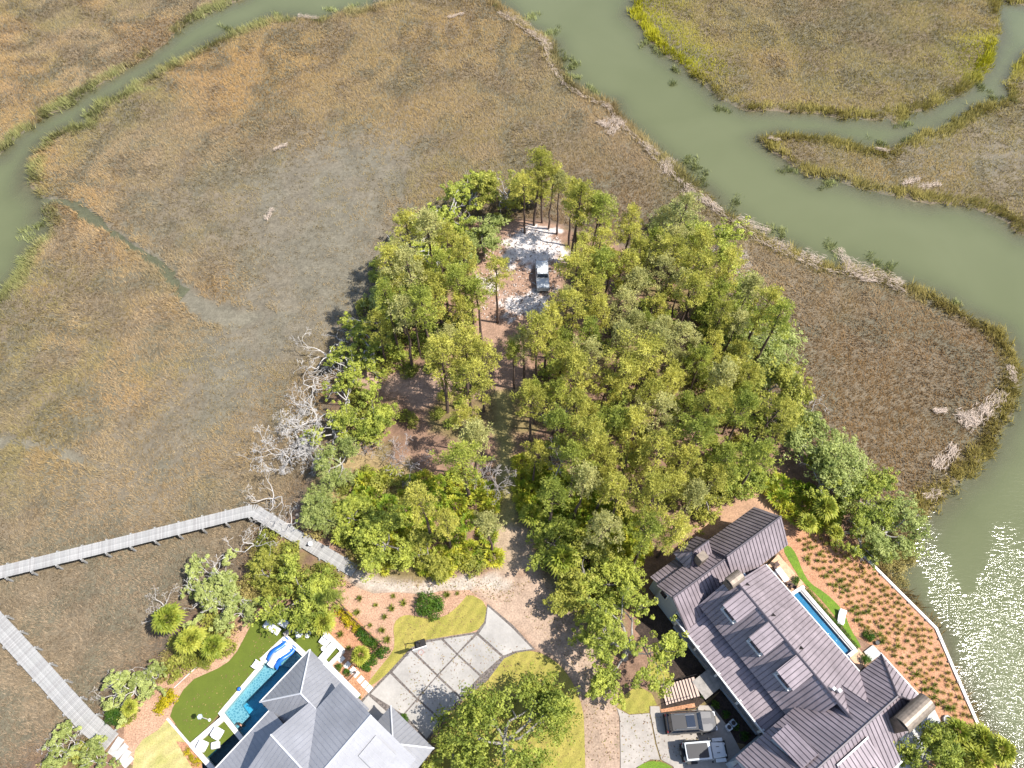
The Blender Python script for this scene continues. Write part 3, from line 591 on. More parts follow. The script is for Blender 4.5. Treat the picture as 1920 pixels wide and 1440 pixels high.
def oak_proto(seed, h, cr, leafm, bark, dens=1.0, limbs=5, depth=3, lsize=.13, trunk_h=.28, lean=(0, 0), flat=.55, rad=.62, fill=0):
    rng = random.Random(seed); tr = MB(); ends = []
    b = Vector((lean[0]*h*.3, lean[1]*h*.3, h*trunk_h)); tr.tube([Vector((0,0,-.3)), b*.5+Vector((rng.gauss(0,.1), rng.gauss(0,.1), 0)), b], [.045*h, .036*h, .032*h], 8, cap=False)
    for i in range(limbs):
        a = 6.283*i/limbs+rng.uniform(-.4, .4); el = rng.uniform(.35, 1.0)
        d = Vector((math.cos(a)*math.cos(el)+lean[0]*.4, math.sin(a)*math.cos(el)+lean[1]*.4, math.sin(el))).normalized()
        grow(tr, b, d, cr*.62*rng.uniform(.8, 1.15), .021*h, depth, rng, ends, .75, .02, (2, 3), .24, 4, 6, .62)
    cen = []
    for e in ends:
        if rng.random() < dens:
            cen.append((e.x, e.y, e.z))
            for _ in range(2 if dens < .55 else 4): cen.append((e.x+rng.gauss(0, rad*1.1), e.y+rng.gauss(0, rad*1.1), e.z+rng.gauss(-.05, rad*.45)))
    for _ in range(fill):
        a = rng.uniform(0, 6.283); f = math.sqrt(rng.random())*.95; cen.append((math.cos(a)*f*cr, math.sin(a)*f*cr, h*(.42+.5*math.sqrt(1-f*f))*rng.uniform(.85, 1.05)))
    rads = [rad*.72*rng.uniform(.6, 1.3) for _ in cen]; k = max(14, min(44, int((15000 if h < 9 else 32000)/max(1, len(cen)))))
    V, Fc = leaves(cen, rads, k, lsize, seed, flat)
    return tr.mesh('oak_limbs', bark, True), np_mesh('oak_crown', V, Fc, leafm)
def dead_proto(seed, h, spread, depth=4, limbs=3, rad=.09, wig=.3, up=.5, m=None, kids=(2, 3), trunk=.25):
    rng = random.Random(seed); tr = MB(); ends = []; b = Vector((rng.gauss(0, .08*h), rng.gauss(0, .08*h), h*trunk))
    tr.tube([Vector((0,0,-.3)), b*.5, b], [rad*1.25, rad*1.1, rad], 6, cap=False)
    for i in range(limbs):
        a = 6.283*i/limbs+rng.uniform(-.5, .5); d = Vector((math.cos(a), math.sin(a), up*rng.uniform(.5, 1.6))).normalized()
        grow(tr, b, d, spread*.55*rng.uniform(.75, 1.2), rad*.8, depth, rng, ends, .8, 0, kids, wig, 4, 5, .64)
    return tr.mesh('dead_branches', m or M['deadwood'])
def fan_leaf(mb, base, d, length, rng, nseg=11, rad=.5, droop=.25):
    "a fan-shaped frond: stalk and pleated blades"
    side = d.cross(Vector((0,0,1)));
    if side.length < .1: side = Vector((1,0,0))
    side.normalize(); upv = side.cross(d); tip = base+d*length; n0 = len(mb.v)
    mb.add([base-side*.02, base+side*.02, tip], [(0,1,2)])
    for k in range(nseg):
        a = (k/(nseg-1)-.5)*R(235); r_ = rad*(1-.25*abs(a)/2)*rng.uniform(.85, 1.1)
        e = tip+(d*math.cos(a)+side*math.sin(a))*r_+Vector((0, 0, -droop*r_))
        m_ = tip+(d*math.cos(a)+side*math.sin(a))*r_*.55+upv*.04*(1 if k % 2 else -1)
        q = (side*math.cos(a)-d*math.sin(a))*.055*rad*2
        mb.add([tip, m_-q, e, m_+q], [(0,1,2,3)])
def palm_proto(seed, h, n, rad, stalk, low=False):
    rng = random.Random(seed); tr = MB(); cr = MB()
    if not low:
        tr.tube([(0,0,-.2),(rng.gauss(0,.1),rng.gauss(0,.1),h*.5),(0,0,h)], [.2,.17,.16], 9)
    else: tr.tube([(0,0,-.1),(0,0,h)], [.12,.09], 6)
    for i in range(n):
        a = i*2.4; f = i/n; el = R(78)-f*R(85 if not low else 62)+rng.gauss(0, .12)
        d = Vector((math.cos(a)*math.cos(el), math.sin(a)*math.cos(el), math.sin(el)))
        fan_leaf(cr, Vector((0, 0, h-.05)), d, stalk*rng.uniform(.8, 1.2), rng, 11, rad*rng.uniform(.85, 1.15), .12+.45*f)
    return tr.mesh('palm_trunk', M['trunkpalm'], True), cr
def bush_proto(seed, rx, rz, ncl, k, size, m, crad=.42):
    rng = random.Random(seed); cen = []
    for i in range(ncl):
        a = rng.uniform(0, 6.283); f = math.sqrt(rng.random()); x, y = math.cos(a)*f*rx, math.sin(a)*f*rx
        cen.append((x, y, rz*(.25+.7*math.sqrt(max(0, 1-f*f)))*rng.uniform(.6, 1.1)))
    V, Fc = leaves(cen, [crad*rng.uniform(.7, 1.3) for _ in cen], k, size, seed, .8)
    st_ = MB()
    for i in range(7):
        c = cen[(i*5) % ncl]; st_.tube([(0,0,-.1),(c[0]*.4,c[1]*.4,c[2]*.5),c], [.035,.025,.01], 4, cap=False)
    return st_.mesh('bush_stems', M['bark']), np_mesh('bush_leaves', V, Fc, m)
def tuft_proto(seed, n, L_, w, lean, m, spread=.07):
    rng = random.Random(seed); mb = MB()
    for i in range(n):
        a = rng.uniform(0, 6.283); le = rng.uniform(*lean); l = L_*rng.uniform(.65, 1.15); d = Vector((math.cos(a), math.sin(a), 0)); s_ = Vector((-d.y, d.x, 0))*w
        b = d*rng.uniform(0, spread); p1 = b+d*l*.55*math.sin(le*.6)+Vector((0,0,l*.55*math.cos(le*.6))); p2 = p1+d*l*.5*math.sin(le*1.4)+Vector((0,0,l*.5*math.cos(le*1.4)))
        mb.add([b-s_*.6, b+s_*.6, p1+s_, p2, p1-s_], [(0,1,2,4),(4,2,3)])
    return mb.mesh('grass_tuft', m)

rng = random.Random(77)
def place(name, parts, p, h=1.0, rz=None, label=None, cat=None, group=None, tilt=None):
    "a plant: an empty at the foot of it, its parts as children"
    e = empty(name, p, rng.uniform(0, 6.283) if rz is None else rz, label, cat, group); e.scale = (h*rng.uniform(.86, 1.16), h*rng.uniform(.86, 1.16), h*rng.uniform(.94, 1.06))
    if tilt: e.rotation_euler[0] = tilt[0]; e.rotation_euler[1] = tilt[1]
    for nm, m_ in parts: link(nm, m_, e)
    return e
def pt(px, py, h): p = at(px, py, 1+h*.8); return Vector((p.x, p.y, hgt(p.x, p.y)))   # foot of a plant whose crown shows at (px,py)

JR = w2([(1035,415),(1130,425),(1145,520),(1065,570)], 1.0)
PINES = [pine_proto(100+i, 14.0, cr, c0) for i, (cr, c0) in enumerate([(1.75,.60),(1.5,.66),(2.1,.58),(1.35,.55),(1.7,.68),(1.95,.64),(1.3,.72),(2.3,.66),(1.55,.5),(1.2,.62)])]
def poisson(poly, z, dmin, n, seed, avoid=(), tries=60):
    r = random.Random(seed); P = [(p.x, p.y) for p in ats(poly, z)]; xs = [p[0] for p in P]; ys = [p[1] for p in P]; out = []
    bx = np.array([r.uniform(min(xs), max(xs)) for _ in range(n*tries)]); by = np.array([r.uniform(min(ys), max(ys)) for _ in range(n*tries)])
    ok = sdist(bx, by, P) > 0
    for av, marg in avoid: ok &= sdist(bx, by, av) < -marg
    for x, y in zip(bx[ok], by[ok]):
        if all((x-a)**2+(y-b)**2 > dmin*dmin for a, b in out): out.append((x, y))
        if len(out) >= n: break
    return out
CLEAR = w2([(880,445),(940,405),(1060,430),(1075,500),(1050,560),(1000,610),(985,680),(972,760),(968,1000),(1010,1085),(900,1085),(925,1000),(920,760),(895,700),(880,600),(885,520)], 1.0)
OPENW = w2([(650,690),(760,700),(840,720),(800,770),(690,770)], 1.0)
OPENSW = w2([(600,880),(700,850),(790,870),(800,960),(640,990)], 1.0)
WOOD_R = [(1000,318),(1045,322),(1100,362),(1165,405),(1240,405),(1300,425),(1345,490),(1375,535),(1425,575),(1462,612),(1450,665),(1425,720),(1435,790),(1440,850),(1405,890),(1330,925),(1260,950),(1180,955),(1110,935),(1050,890),(1005,860),(990,800),(985,720),(1000,640),(1030,600),(1060,560),(1075,500),(1060,420),(1010,380)]
WOOD_L = [(760,430),(850,450),(890,480),(880,560),(885,640),(905,690),(880,750),(890,820),(870,890),(800,880),(740,840),(690,730),(700,640),(690,600),(710,540),(730,480)]
OPENL = w2([(640,760),(760,745),(850,790),(880,880),(860,960),(640,960),(590,880)], 1.0)
def pines(pts, seed, zones, hs=(.70, 1.04)):
    r = random.Random(seed)
    for x, y in pts:
        ax, ay = x*1.0, y; label, group = next((l, g) for f, l, g in zones if f(x, y))
        k = r.randrange(len(PINES)); s = r.uniform(*hs)
        place('pine_tree', (('trunk', PINES[k][0]), ('crown', PINES[k][1])), (x, y, hgt(x, y)), s, None, label, 'pine tree', group)
pr = poisson(WOOD_R, 10, 2.5, 190, 3, [(CLEAR, .3), (JR, .2)])
tx = at(975,800,1).x; yc = at(1020,600,1).y; yl = at(1200,850,1).y; yh = at(1200,470,1).y
pines(pr, 1, [(lambda x, y: y > yh, 'tall pine at the upper edge of the dense wood facing the wide creek', 'pines of the upper wood edge'),
 (lambda x, y: x < tx+4.5 and y > yc-2, 'tall pine on the right rim of the sandy clearing', 'pines of the clearing rim'),
 (lambda x, y: x < tx+4.5, 'tall pine lining the right side of the grassy track', 'pines right of the track'),
 (lambda x, y: y < yl, 'tall pine at the lower edge of the dense wood above the dark roofed house', 'pines above the dark roofed house'),
 (lambda x, y: x > 19, 'tall pine on the right flank of the dense wood facing the brown marsh', 'pines of the right flank'),
 (lambda x, y: y > yc-4, 'tall yellow-green pine in the upper heart of the dense wood', 'pines of the upper heart'),
 (lambda x, y: True, 'tall yellow-green pine in the lower heart of the dense wood', 'pines of the lower heart')])
pl_ = poisson(WOOD_L, 10.5, 2.3, 62, 4, [(CLEAR, .5), (OPENW, .3), (OPENL, 0)])
pines(pl_, 2, [(lambda x, y: y > at(800,560,1).y, 'tall pine in the upper loose wood left of the clearing', 'pines left of the clearing'),
 (lambda x, y: y > at(800,700,1).y, 'tall pine in the middle of the loose wood above the bare sandy patch', 'pines above the sandy patch'),
 (lambda x, y: True, 'tall pine in the lower loose wood left of the grassy track', 'pines left of the track')])
for i, (bx, by, tx, ty) in enumerate([(932,605,930,470),(903,640,898,520),(888,625,885,540),(1068,500,1040,350),(1078,498,1062,360),(1104,502,1090,380),(1118,498,1112,390)]):
    p = grd(bx, by); k = i % len(PINES)
    place('pine_tree', (('trunk', PINES[k][0]), ('crown', PINES[k][1])), p, (.86,.9,.8,1.08,.95,.95,.9)[i], None,
          ('lone slender pine standing in the sand of the clearing', 'pine with a bare stem at the left edge of the clearing', 'forked pine beside the left edge of the clearing', 'tall bare-stemmed pine right of the sand patch at the clearing head', 'thin pine close beside the tall bare-stemmed pine of the clearing', 'dark-stemmed pine behind the parked truck', 'leaning pine right of the dark-stemmed pine behind the parked truck')[i], 'pine tree')
for i, (px, py, s, lb) in enumerate([(795,950,.85,'pine rising over the palmettos left of the track foot'),(835,985,.7,'small pine by the lower wood edge above the shell path'),(920,985,.75,'pale pine at the mouth of the sandy track'),(1040,930,.9,'pine right of the mouth of the sandy track'),(1130,985,.9,'leaning pine above the palmettos by the dark roofed house'),(1215,1000,.9,'pine nearest the corner of the dark roofed house'),(1265,985,.85,'pine beside the orange mulch behind the dark roofed house'),(628,1118,.5,'small pine beside the boardwalk end'),(1005,318,.9,'tallest pine at the island tip'),(1035,332,.85,'pine right of the tallest one at the island tip'),(985,345,.8,'pine left of the tallest one at the island tip'),(1075,365,.85,'pale pine at the upper right of the island tip'),(1050,355,.75,'pine behind the bare-stemmed ones of the clearing head'),(965,660,.7,'olive pine leaning over the top of the track'),(985,640,.75,'pine at the right foot of the clearing')]):
    p = pt(px, py, 14*s); k = (i*3) % len(PINES); place('pine_tree', (('trunk', PINES[k][0]), ('crown', PINES[k][1])), p, s, None, lb, 'pine tree')

OAKS = [oak_proto(200+i, 7.0, 3.4, (M['oak'], M['shrub'], M['oak'], M['oakgrey'])[i], M['oakbark'], .8, 5, 3, fill=14) for i in range(4)]
SPARSE = [oak_proto(220+i, 6.0, 3.4, M['oak'], M['deadwood'], .34, 5, 3, rad=.55) for i in range(3)]
JUNI = [oak_proto(240+i, 6.0, 3.2, M['oakgrey'], M['deadwood'], .7, 6, 3, .11) for i in range(2)]
def tree(name, pro, px, py, h, sc, label, cat='oak tree', group=None, crown='crown', base=None):
    p = grd(*base) if base else pt(px, py, h)
    return place(name, (('limbs', pro[0]), (crown, pro[1])), p, sc, None, label, cat, group)
# shoreline trees, walking round the island from the tip down the left shore, then the right shore
for i, (px, py, h, s, k, lb) in enumerate([
 (880,335,6,1.0,'s','half-bare twisted tree at the island tip, left of the tall pines'),(950,318,8,1.05,'o','tall green oak at the very tip of the island'),(840,385,6,1.15,'s','sparse oak with pale limbs left of the island tip'),
 (800,415,6,1.0,'s','green half-bare oak above the palm on the upper left shore'),(765,470,6,.95,'s','pale-limbed oak leaning over the upper left shore'),(815,470,6,.9,'s','half-bare oak just left of the clearing head'),(735,535,6,1.0,'j','grey-green juniper on the left shore beside the marsh shadow'),
 (700,575,6,.9,'s','round thin-leaved oak on the left shore'),(690,630,6,.9,'s','thin-crowned oak on the left shore below the round thin-leaved oak'),(655,665,5.5,.85,'s','small oak tangled with bleached limbs on the left shore'),(640,725,5.5,.7,'s','low yellow-green oak above the bare sandy patch'),
 (615,790,5,.65,'s','low oak behind the bleached fallen limbs'),(690,760,6,.75,'o','rounded oak below the bare sandy patch'),(630,850,5,.75,'j','grey scrub tree right of the white dead tree'),(590,950,4,.62,'j','grey-green scrub tree above the boardwalk bend'),
 (905,430,6,.85,'o','oak at the left rim of the clearing'),(1330,440,8,1.15,'o','bright green oak at the upper right corner of the wood'),(1270,400,6,.9,'j','grey-leaved tree on the upper right shore'),(1375,565,7,1.1,'o','green oak beside the bare mud patch on the right shore'),(1432,600,7,1.05,'j','pale green broad tree on the right shore'),(1435,665,7,1.0,'j','pale tree hanging over the right marsh'),(1440,730,7,1.2,'o','yellow-green oak on the right marsh edge'),
 (1490,760,6,.8,'s','grey bare-topped tree on the right marsh edge'),(1530,810,7,1.0,'o','large green oak standing out into the right marsh'),(1590,860,6.5,.9,'j','grey-green oak at the outer end of the right wood'),(1560,885,6,.8,'s','pale-limbed oak behind the garden palms'),(1650,925,6,.8,'o','yellow-green oak above the planted garden'),(1690,975,6,.85,'j','grey-green tree hanging over the water beside the garden'),(1640,1000,5,.6,'s','twisted pale-limbed tree at the top of the garden'),(1592,985,4,.45,'s','small thin tree on the orange mulch at the garden top')]):
    pro = {'o': OAKS, 's': SPARSE, 'j': JUNI}[k]; tree('oak_tree' if k != 'j' else 'juniper_tree', pro[i % len(pro)], px, py, h, s, lb, 'oak tree' if k != 'j' else 'juniper')
# the big single oaks
BIG1 = oak_proto(301, 11.0, 6.0, M['oak'], M['oakbark'], .54, 7, 4, .13, .3, (-.2, .05), .5, .62)
BIG2 = oak_proto(305, 11.0, 6.3, M['oak'], M['oakbark'], .98, 8, 4, .14, .25, (0, 0), .6, .66, 150)
tree('live_oak', BIG1, 1192, 1205, 9, .78, 'big open live oak with pale limbs shading the dirt road', 'oak tree')
tree('live_oak', BIG2, 945, 1385, 8, .84, 'big leafy oak between the pale driveway and the dirt road', 'oak tree')
for px, py, h, s, k, lb in [(560,1108,5.5,.78,0,'broad oak shading the two daybeds'),(495,1072,4,.55,1,'smaller oak between the bare tree and the boardwalk'),(715,1005,6,.85,2,'dense green oak left of the track mouth above the shell path'),(655,960,4,.6,0,'bright green oak near the bent boardwalk'),(800,1030,4,.55,1,'low oak overhanging the shell path'),(1100,1055,7,.8,1,'dense green oak right of the yellow palm'),(1150,1075,7,.8,2,'tall oak between the wood and the big open live oak'),(1040,1000,6,.7,0,'dark green oak over the palmettos right of the track mouth'),(1350,880,8,.85,1,'dense oak at the lower right corner of the wood'),(1400,850,8,.85,2,'round oak on the lower right wood edge'),(1755,1425,5,.75,0,'green oak by the white terrace at the bottom right corner'),(850,1432,5,.6,2,'low oak beside the hipped porch roof')]:
    tree('oak_tree', OAKS[k], px, py, h, s, lb)
SP2 = oak_proto(330, 4.2, 2.6, M['oakgrey'], M['deadwood'], .36, 6, 3, .11, .2, rad=.42)
for px, py, s, lb in [(410,1130,.85,'sparse oak with bleached branches beside the sabal palms'),(380,1080,.95,'spindly half-dead oak out on the mud'),(440,1140,.65,'half-bare oak between the palms and the pool lawn'),(235,1290,.75,'wind-bent oak with pale twigs left of the sandy bank'),(270,1265,.6,'small wind-bent oak on the sandy bank'),(110,1405,.9,'pale-trunked oak at the bottom left corner'),(165,1425,.55,'small oak beside the lower boardwalk foot')]:
    tree('oak_tree', SP2, px, py, 3.2, s, lb)

DEAD = [dead_proto(400, 4.5, 4.2, 5, 6, .10, .3, .8, None, (2, 4)), dead_proto(403, 4.0, 3.6, 4, 4, .10, .34, .35), dead_proto(405, 5.0, 3.0, 4, 3, .09, .3, .9), dead_proto(409, 4.2, 2.6, 5, 4, .05, .25, 1.6, M['twig'], (2, 3), .1)]
def dead(px, py, s, k, lb, base=True):
    p = grd(px, py); return place('dead_tree', (('branches', DEAD[k]),), p, s, None, lb, 'dead tree')
for px, py, s, k, lb in [(545,870,.9,0,'largest dense white dead tree on the left shore'),(580,845,.7,0,'white dead tree joined to the right side of the largest one'),(598,800,1.1,1,'bleached sprawling dead limbs above the dense white dead tree'),(580,775,.9,1,'bleached fallen limbs reaching into the marsh'),(515,945,.9,1,'bare dead tree beside the boardwalk bend'),(545,985,.55,1,'small dead tree behind the boardwalk bend'),(620,680,1.0,1,'pale bare branches over the left marsh edge'),(645,640,.75,2,'thin bare dead tree on the left marsh edge'),(595,735,.9,1,'low pale dead limbs on the left shore'),(760,470,.8,1,'pale dead branches on the upper left shore'),(850,400,.8,2,'bare pale tree by the island tip'),(955,370,.8,2,'bare grey tree inside the tip of the island'),(560,800,.6,0,'white dead tree above the largest one'),(630,690,.8,1,'bleached limbs beside the round thin-leaved oak'),(570,840,.9,1,'sprawling white limbs among the white dead trees'),(424,1128,1.0,2,'tall bare white tree rising from the mud by the boardwalk'),(480,1025,.8,1,'bare white limbs lying over the brush by the boardwalk'),(390,1140,.75,2,'bare bleached tree behind the sabal palms'),(308,1140,.55,1,'small dead bush left of the largest sabal palm'),(220,1310,.6,1,'bleached dead branches at the marsh edge below the yellow shrub'),(250,1275,.5,1,'small bleached branches on the sandy bank'),(1500,790,.75,1,'grey dead branches on the right marsh edge'),(1575,900,.6,1,'pale dead limbs above the garden palms'),(1400,650,1.1,2,'dark bare snag in the right wood'),(120,1425,.6,1,'pale dead branches at the bottom left corner')]: dead(px, py, s, k, lb)
for px, py, s, lb in [(765,880,1.0,'grey leafless bush in the open scrub'),(735,860,.7,'smaller grey leafless bush in the open scrub'),(690,850,.6,'pale twiggy bush at the left of the open scrub'),(640,900,.6,'pale twiggy bush behind the white dead trees'),(900,900,.8,'grey leafless bush beside the track'),(1040,790,.9,'grey leafless bush under the pines right of the track')]: dead(px, py, s, 3, lb)
SNAG = dead_proto(421, 9.0, 2.4, 4, 7, .07, .25, 1.8, M['twig'], (2, 3), .5)
place('dead_tree', (('branches', SNAG),), grd(928,930), 1.0, None, 'tall grey leafless tree standing by the track', 'dead tree')
place('dead_tree', (('branches', SNAG),), grd(1035,905), .95, None, 'tall grey bare snag right of the track', 'dead tree')

PALMS = [palm_proto(500+i, 3.2, 34, .95, .75) for i in range(2)]; PALMS = [(a, b.mesh('palm_crown', M['palm'])) for a, b in PALMS]
PMT = [palm_proto(520+i, .25, 15, .62, .6, True) for i in range(3)]; PMT = [(a, b.mesh('palmetto_fans', M['palmetto'])) for a, b in PMT]
for px, py, h, s, lb in [(320,1163,3.2,1.1,'largest yellow-green sabal palm at the marsh edge'),(362,1203,3,1.0,'sabal palm between the largest palm and the pool lawn'),(405,1215,2.5,.85,'sabal palm nearest the pool lawn'),(1056,1053,3.5,1.1,'round yellow sabal palm beside the track mouth'),(680,1233,1.6,.72,'small yellow palm behind the brown fence'),(607,1168,3,.8,'palm leaning over the lawn corner by the white wall'),(998,968,3,.9,'sabal palm at the right of the track mouth'),(822,438,5,.95,'palm with drooping gold fronds on the upper left shore'),(1545,955,3,.95,'palm at the head of the planted garden'),(1510,985,2,.7,'small palm behind the garden lawn'),(1565,1000,2,.6,'little palm on the mulch at the top of the garden'),(1790,1372,2.5,.8,'palm by the stone ring at the garden foot'),(1830,1385,2.5,.9,'palm at the lower garden corner beside the water'),(1862,1410,2.5,.95,'palm nearest the water at the bottom right'),(1825,1425,2.5,.85,'palm at the bottom edge beside the water'),(255,1330,1,.6,'small palm beside the round hedge bush')]:
    k = rng.randrange(2); place('palm_tree', (('trunk', PALMS[k][0]), ('fronds', PALMS[k][1])), pt(px, py, h), s, None, lb, 'palm tree')
BW = w2([(440,945),(480,945),(600,1015),(690,1070),(650,1090),(560,1035),(470,980)], 1.3)
def scatter(poly, z, dmin, n, seed, protos, name, pn, cat, group, label, sc, avoid=()):
    avoid = list(avoid)+[(BW, .55)]
    r = random.Random(seed)
    for x, y in poisson(poly, z, dmin, n, seed, avoid):
        k = r.randrange(len(protos)); parts = ((pn[0], protos[k][0]), (pn[1], protos[k][1]))
        place(name, parts, (x, y, hgt(x, y)), r.uniform(*sc), None, label, cat, group)
scatter([(690,900),(860,890),(925,900),(925,1050),(860,1075),(720,1060),(640,1010),(640,960)], 1.5, 1.1, 60, 31, PMT, 'saw_palmetto', ('stem', 'fans'), 'palmetto', 'palmettos left of the track', 'green and gold saw palmetto in the undergrowth left of the track mouth', (.9, 1.5))
scatter([(975,860),(1120,930),(1230,1000),(1190,1060),(1060,1010),(980,960)], 1.5, 1.1, 50, 32, PMT, 'saw_palmetto', ('stem', 'fans'), 'palmetto', 'palmettos right of the track', 'saw palmetto in the undergrowth between the track mouth and the dark roofed house', (.9, 1.5), [(CLEAR, .3)])
scatter([(1480,900),(1560,940),(1560,1000),(1500,980),(1430,910)], 1.5, 1.2, 14, 33, PMT, 'saw_palmetto', ('stem', 'fans'), 'palmetto', 'palmettos behind the garden', 'saw palmetto on the mulch behind the planted garden', (.9, 1.4))
SHR = [bush_proto(600+i, 1.0, 1.1, 26, 34, .10, M['shrub']) for i in range(3)]; SHG = [bush_proto(610+i, 1.0, 1.2, 26, 34, .10, M['oak']) for i in range(2)]
BRU = [bush_proto(620+i, 1.1, .7, 26, 26, .09, M['brush'], .5) for i in range(2)]
SG = ('stems', 'leaves')
scatter([(560,985),(620,930),(690,880),(760,900),(740,980),(660,1050),(600,1020)], 1.5, 1.5, 42, 41, BRU+SHR, 'scrub_bush', SG, 'bush', 'scrub above the boardwalk', 'olive scrub bush in the open ground above the boardwalk', (.7, 1.25))
scatter([(480,990),(520,1010),(640,1075),(620,1110),(520,1120),(440,1130),(470,1060)], 1.5, 1.4, 40, 42, SHR+BRU, 'scrub_bush', SG, 'bush', 'scrub between boardwalk and pool lawn', 'yellow-green scrub bush between the boardwalk and the pool lawn', (.8, 1.3))
scatter([(860,1045),(920,1030),(900,1062),(700,1055),(690,1030),(780,1040)], 1.5, 1.3, 20, 43, SHR, 'scrub_bush', SG, 'bush', 'bushes along the shell path', 'leafy bush on the wood edge along the shell path', (.7, 1.1))
scatter([(700,480),(880,440),(890,640),(860,800),(680,780),(640,740),(660,640)], 1.5, 2.0, 60, 44, SHR+SHG, 'scrub_bush', SG, 'bush', 'bushes under the loose wood', 'low bush under the loose wood on the left of the island', (.7, 1.4), [(CLEAR, .5), (OPENW, .2)])
scatter([(1010,430),(1150,450),(1330,540),(1400,680),(1440,820),(1330,950),(1180,940),(1000,820),(1010,650),(1080,560)], 1.5, 2.6, 70, 45, SHR+SHG, 'scrub_bush', SG, 'bush', 'bushes under the dense wood', 'low bush under the dense wood right of the track', (.7, 1.4), [(CLEAR, .5)])
scatter([(1030,1040),(1180,1060),(1160,1130),(1060,1100)], 1.5, 1.5, 16, 46, SHG+SHR, 'scrub_bush', SG, 'bush', 'bushes beside the dirt road', 'green bush on the verge beside the top of the dirt road', (.8, 1.3))
scatter([(290,1240),(330,1190),(430,1160),(440,1200),(400,1240),(330,1255),(210,1330),(225,1290)], 1.2, 1.3, 28, 47, SHR+BRU, 'scrub_bush', SG, 'bush', 'scrub on the sandy bank', 'olive scrub bush between the marsh and the sandy bank', (.6, 1.1))
scatter([(150,1400),(200,1330),(240,1345),(230,1395),(180,1440),(60,1440)], 1.0, 1.3, 22, 48, SHR+BRU, 'scrub_bush', SG, 'bush', 'scrub at the lower boardwalk foot', 'olive scrub bush near the foot of the lower boardwalk', (.6, 1.0), [(w2([(120,1300),(160,1290),(260,1390),(250,1440),(200,1425)], 1.6), .2)])
scatter([(1600,1000),(1680,1000),(1710,1040),(1690,1100),(1640,1045)], .8, 1.3, 14, 49, BRU, 'scrub_bush', SG, 'bush', 'brush beside the seawall head', 'brown brush between the top of the seawall and the water', (.7, 1.1))
scatter([(1760,1380),(1850,1380),(1900,1440),(1780,1440)], 1.2, 1.3, 14, 50, SHR+SHG, 'scrub_bush', SG, 'bush', 'bushes at the bottom right corner', 'leafy bush among the palms at the bottom right corner', (.7, 1.1))

# slash and chips left on the clearing floor: nobody could count it
cp = poisson([(900,500),(935,440),(990,425),(1050,430),(1055,500),(1040,590),(960,610),(900,600)], 1.0, .12, 900, 91, (), 12)
dx = np.array([p[0] for p in cp]); dy = np.array([p[1] for p in cp]); k = len(dx); an_ = rs.uniform(0, 6.28, k); Ld = rs.uniform(.12, .6, k); Wd = rs.uniform(.03, .09, k); zd = grid_sample(H, dx, dy)+rs.uniform(.04, .12, k); ux, uy = np.cos(an_), np.sin(an_)
Vd = np.empty((k, 4, 3)); Vd[:, 0] = np.stack([dx-ux*Ld/2, dy-uy*Ld/2, zd], -1); Vd[:, 1] = np.stack([dx-uy*Wd, dy+ux*Wd, zd+.05], -1); Vd[:, 2] = np.stack([dx+ux*Ld/2, dy+uy*Ld/2, zd+.03], -1); Vd[:, 3] = np.stack([dx+uy*Wd, dy-ux*Wd, zd+.04], -1)
cd = np.array([(.55, .50, .46), (.30, .22, .17), (.16, .11, .085)])[rs.randint(0, 3, k)]
o = link('slash_debris', np_mesh('slash_debris', Vd.reshape(-1, 3), np.arange(k*4).reshape(-1, 4), M['straw'], np.repeat(cd, 4, 0)))
tag(o, 'broken pale branches and chips strewn over the clearing floor', 'debris', kind='stuff')

# ------------------------------------------------------------------ grounds: beds, lawns, drives
def sheet(name, px, z, m, smooth=0, kind='structure', label=None, cat=None, parent=None):
    pts = ats(px, z)
    if smooth: pts = smooth_poly(pts, smooth)
    a2 = sum(pts[i].x*pts[(i+1) % len(pts)].y-pts[(i+1) % len(pts)].x*pts[i].y for i in range(len(pts)))
    if a2 < 0: pts = pts[::-1]
    mb = MB(); mb.add(pts, [tuple(range(len(pts)))])
    return tag(mb.build(name, m, parent), label, cat, kind=kind)
def slab(name, px, z0, z1, m, parent=None, inset=0.0):
    pts = [Vector((p.x, p.y, 0)) for p in ats(px, z1)]
    if inset:
        c = sum(pts, Vector())/len(pts); pts = [p+(c-p).normalized()*inset for p in pts]
    a2 = sum(pts[i].x*pts[(i+1) % len(pts)].y-pts[(i+1) % len(pts)].x*pts[i].y for i in range(len(pts)))
    if a2 < 0: pts = pts[::-1]
    return MB().prism(pts, z0, z1).build(name, m, parent)
sheet('mulch_bed', [(590,1190),(612,1130),(640,1082),(668,1101),(700,1113),(745,1110),(790,1115),(830,1108),(880,1106),(915,1134),(912,1166),(893,1188),(760,1230),(690,1300),(665,1330),(630,1300),(600,1230)], 1.02, M['mulch_pale'])
sheet('mulch_bed', [(600,1196),(632,1132),(640,1130),(716,1208),(700,1240),(690,1290),(668,1326),(628,1290),(640,1222)], 1.03, M['mulch'])
sheet('sandy_bank', [(497,1142),(470,1140),(455,1160),(440,1180),(420,1195),(408,1235),(350,1245),(310,1262),(285,1300),(240,1335),(232,1360),(232,1420),(252,1440),(300,1400),(340,1340),(380,1290),(440,1250),(470,1210),(490,1170)], 1.02, M['mulch_pale'], 1)
sheet('lawn', [(879,1112),(913,1131),(910,1164),(896,1184),(836,1193),(798,1201),(733,1258),(693,1289),(688,1282),(713,1251),(738,1220),(740,1202),(737,1176),(744,1160),(762,1152),(782,1156),(809,1161),(833,1156),(853,1142),(867,1127)], 1.04, M['lawn'], 1)
sheet('lawn', [(1003,1219),(958,1223),(943,1235),(913,1276),(830,1350),(800,1460),(1098,1460),(1096,1380),(1094,1330),(1076,1283),(1058,1256),(1040,1238)], 1.035, M['lawn'], 1)
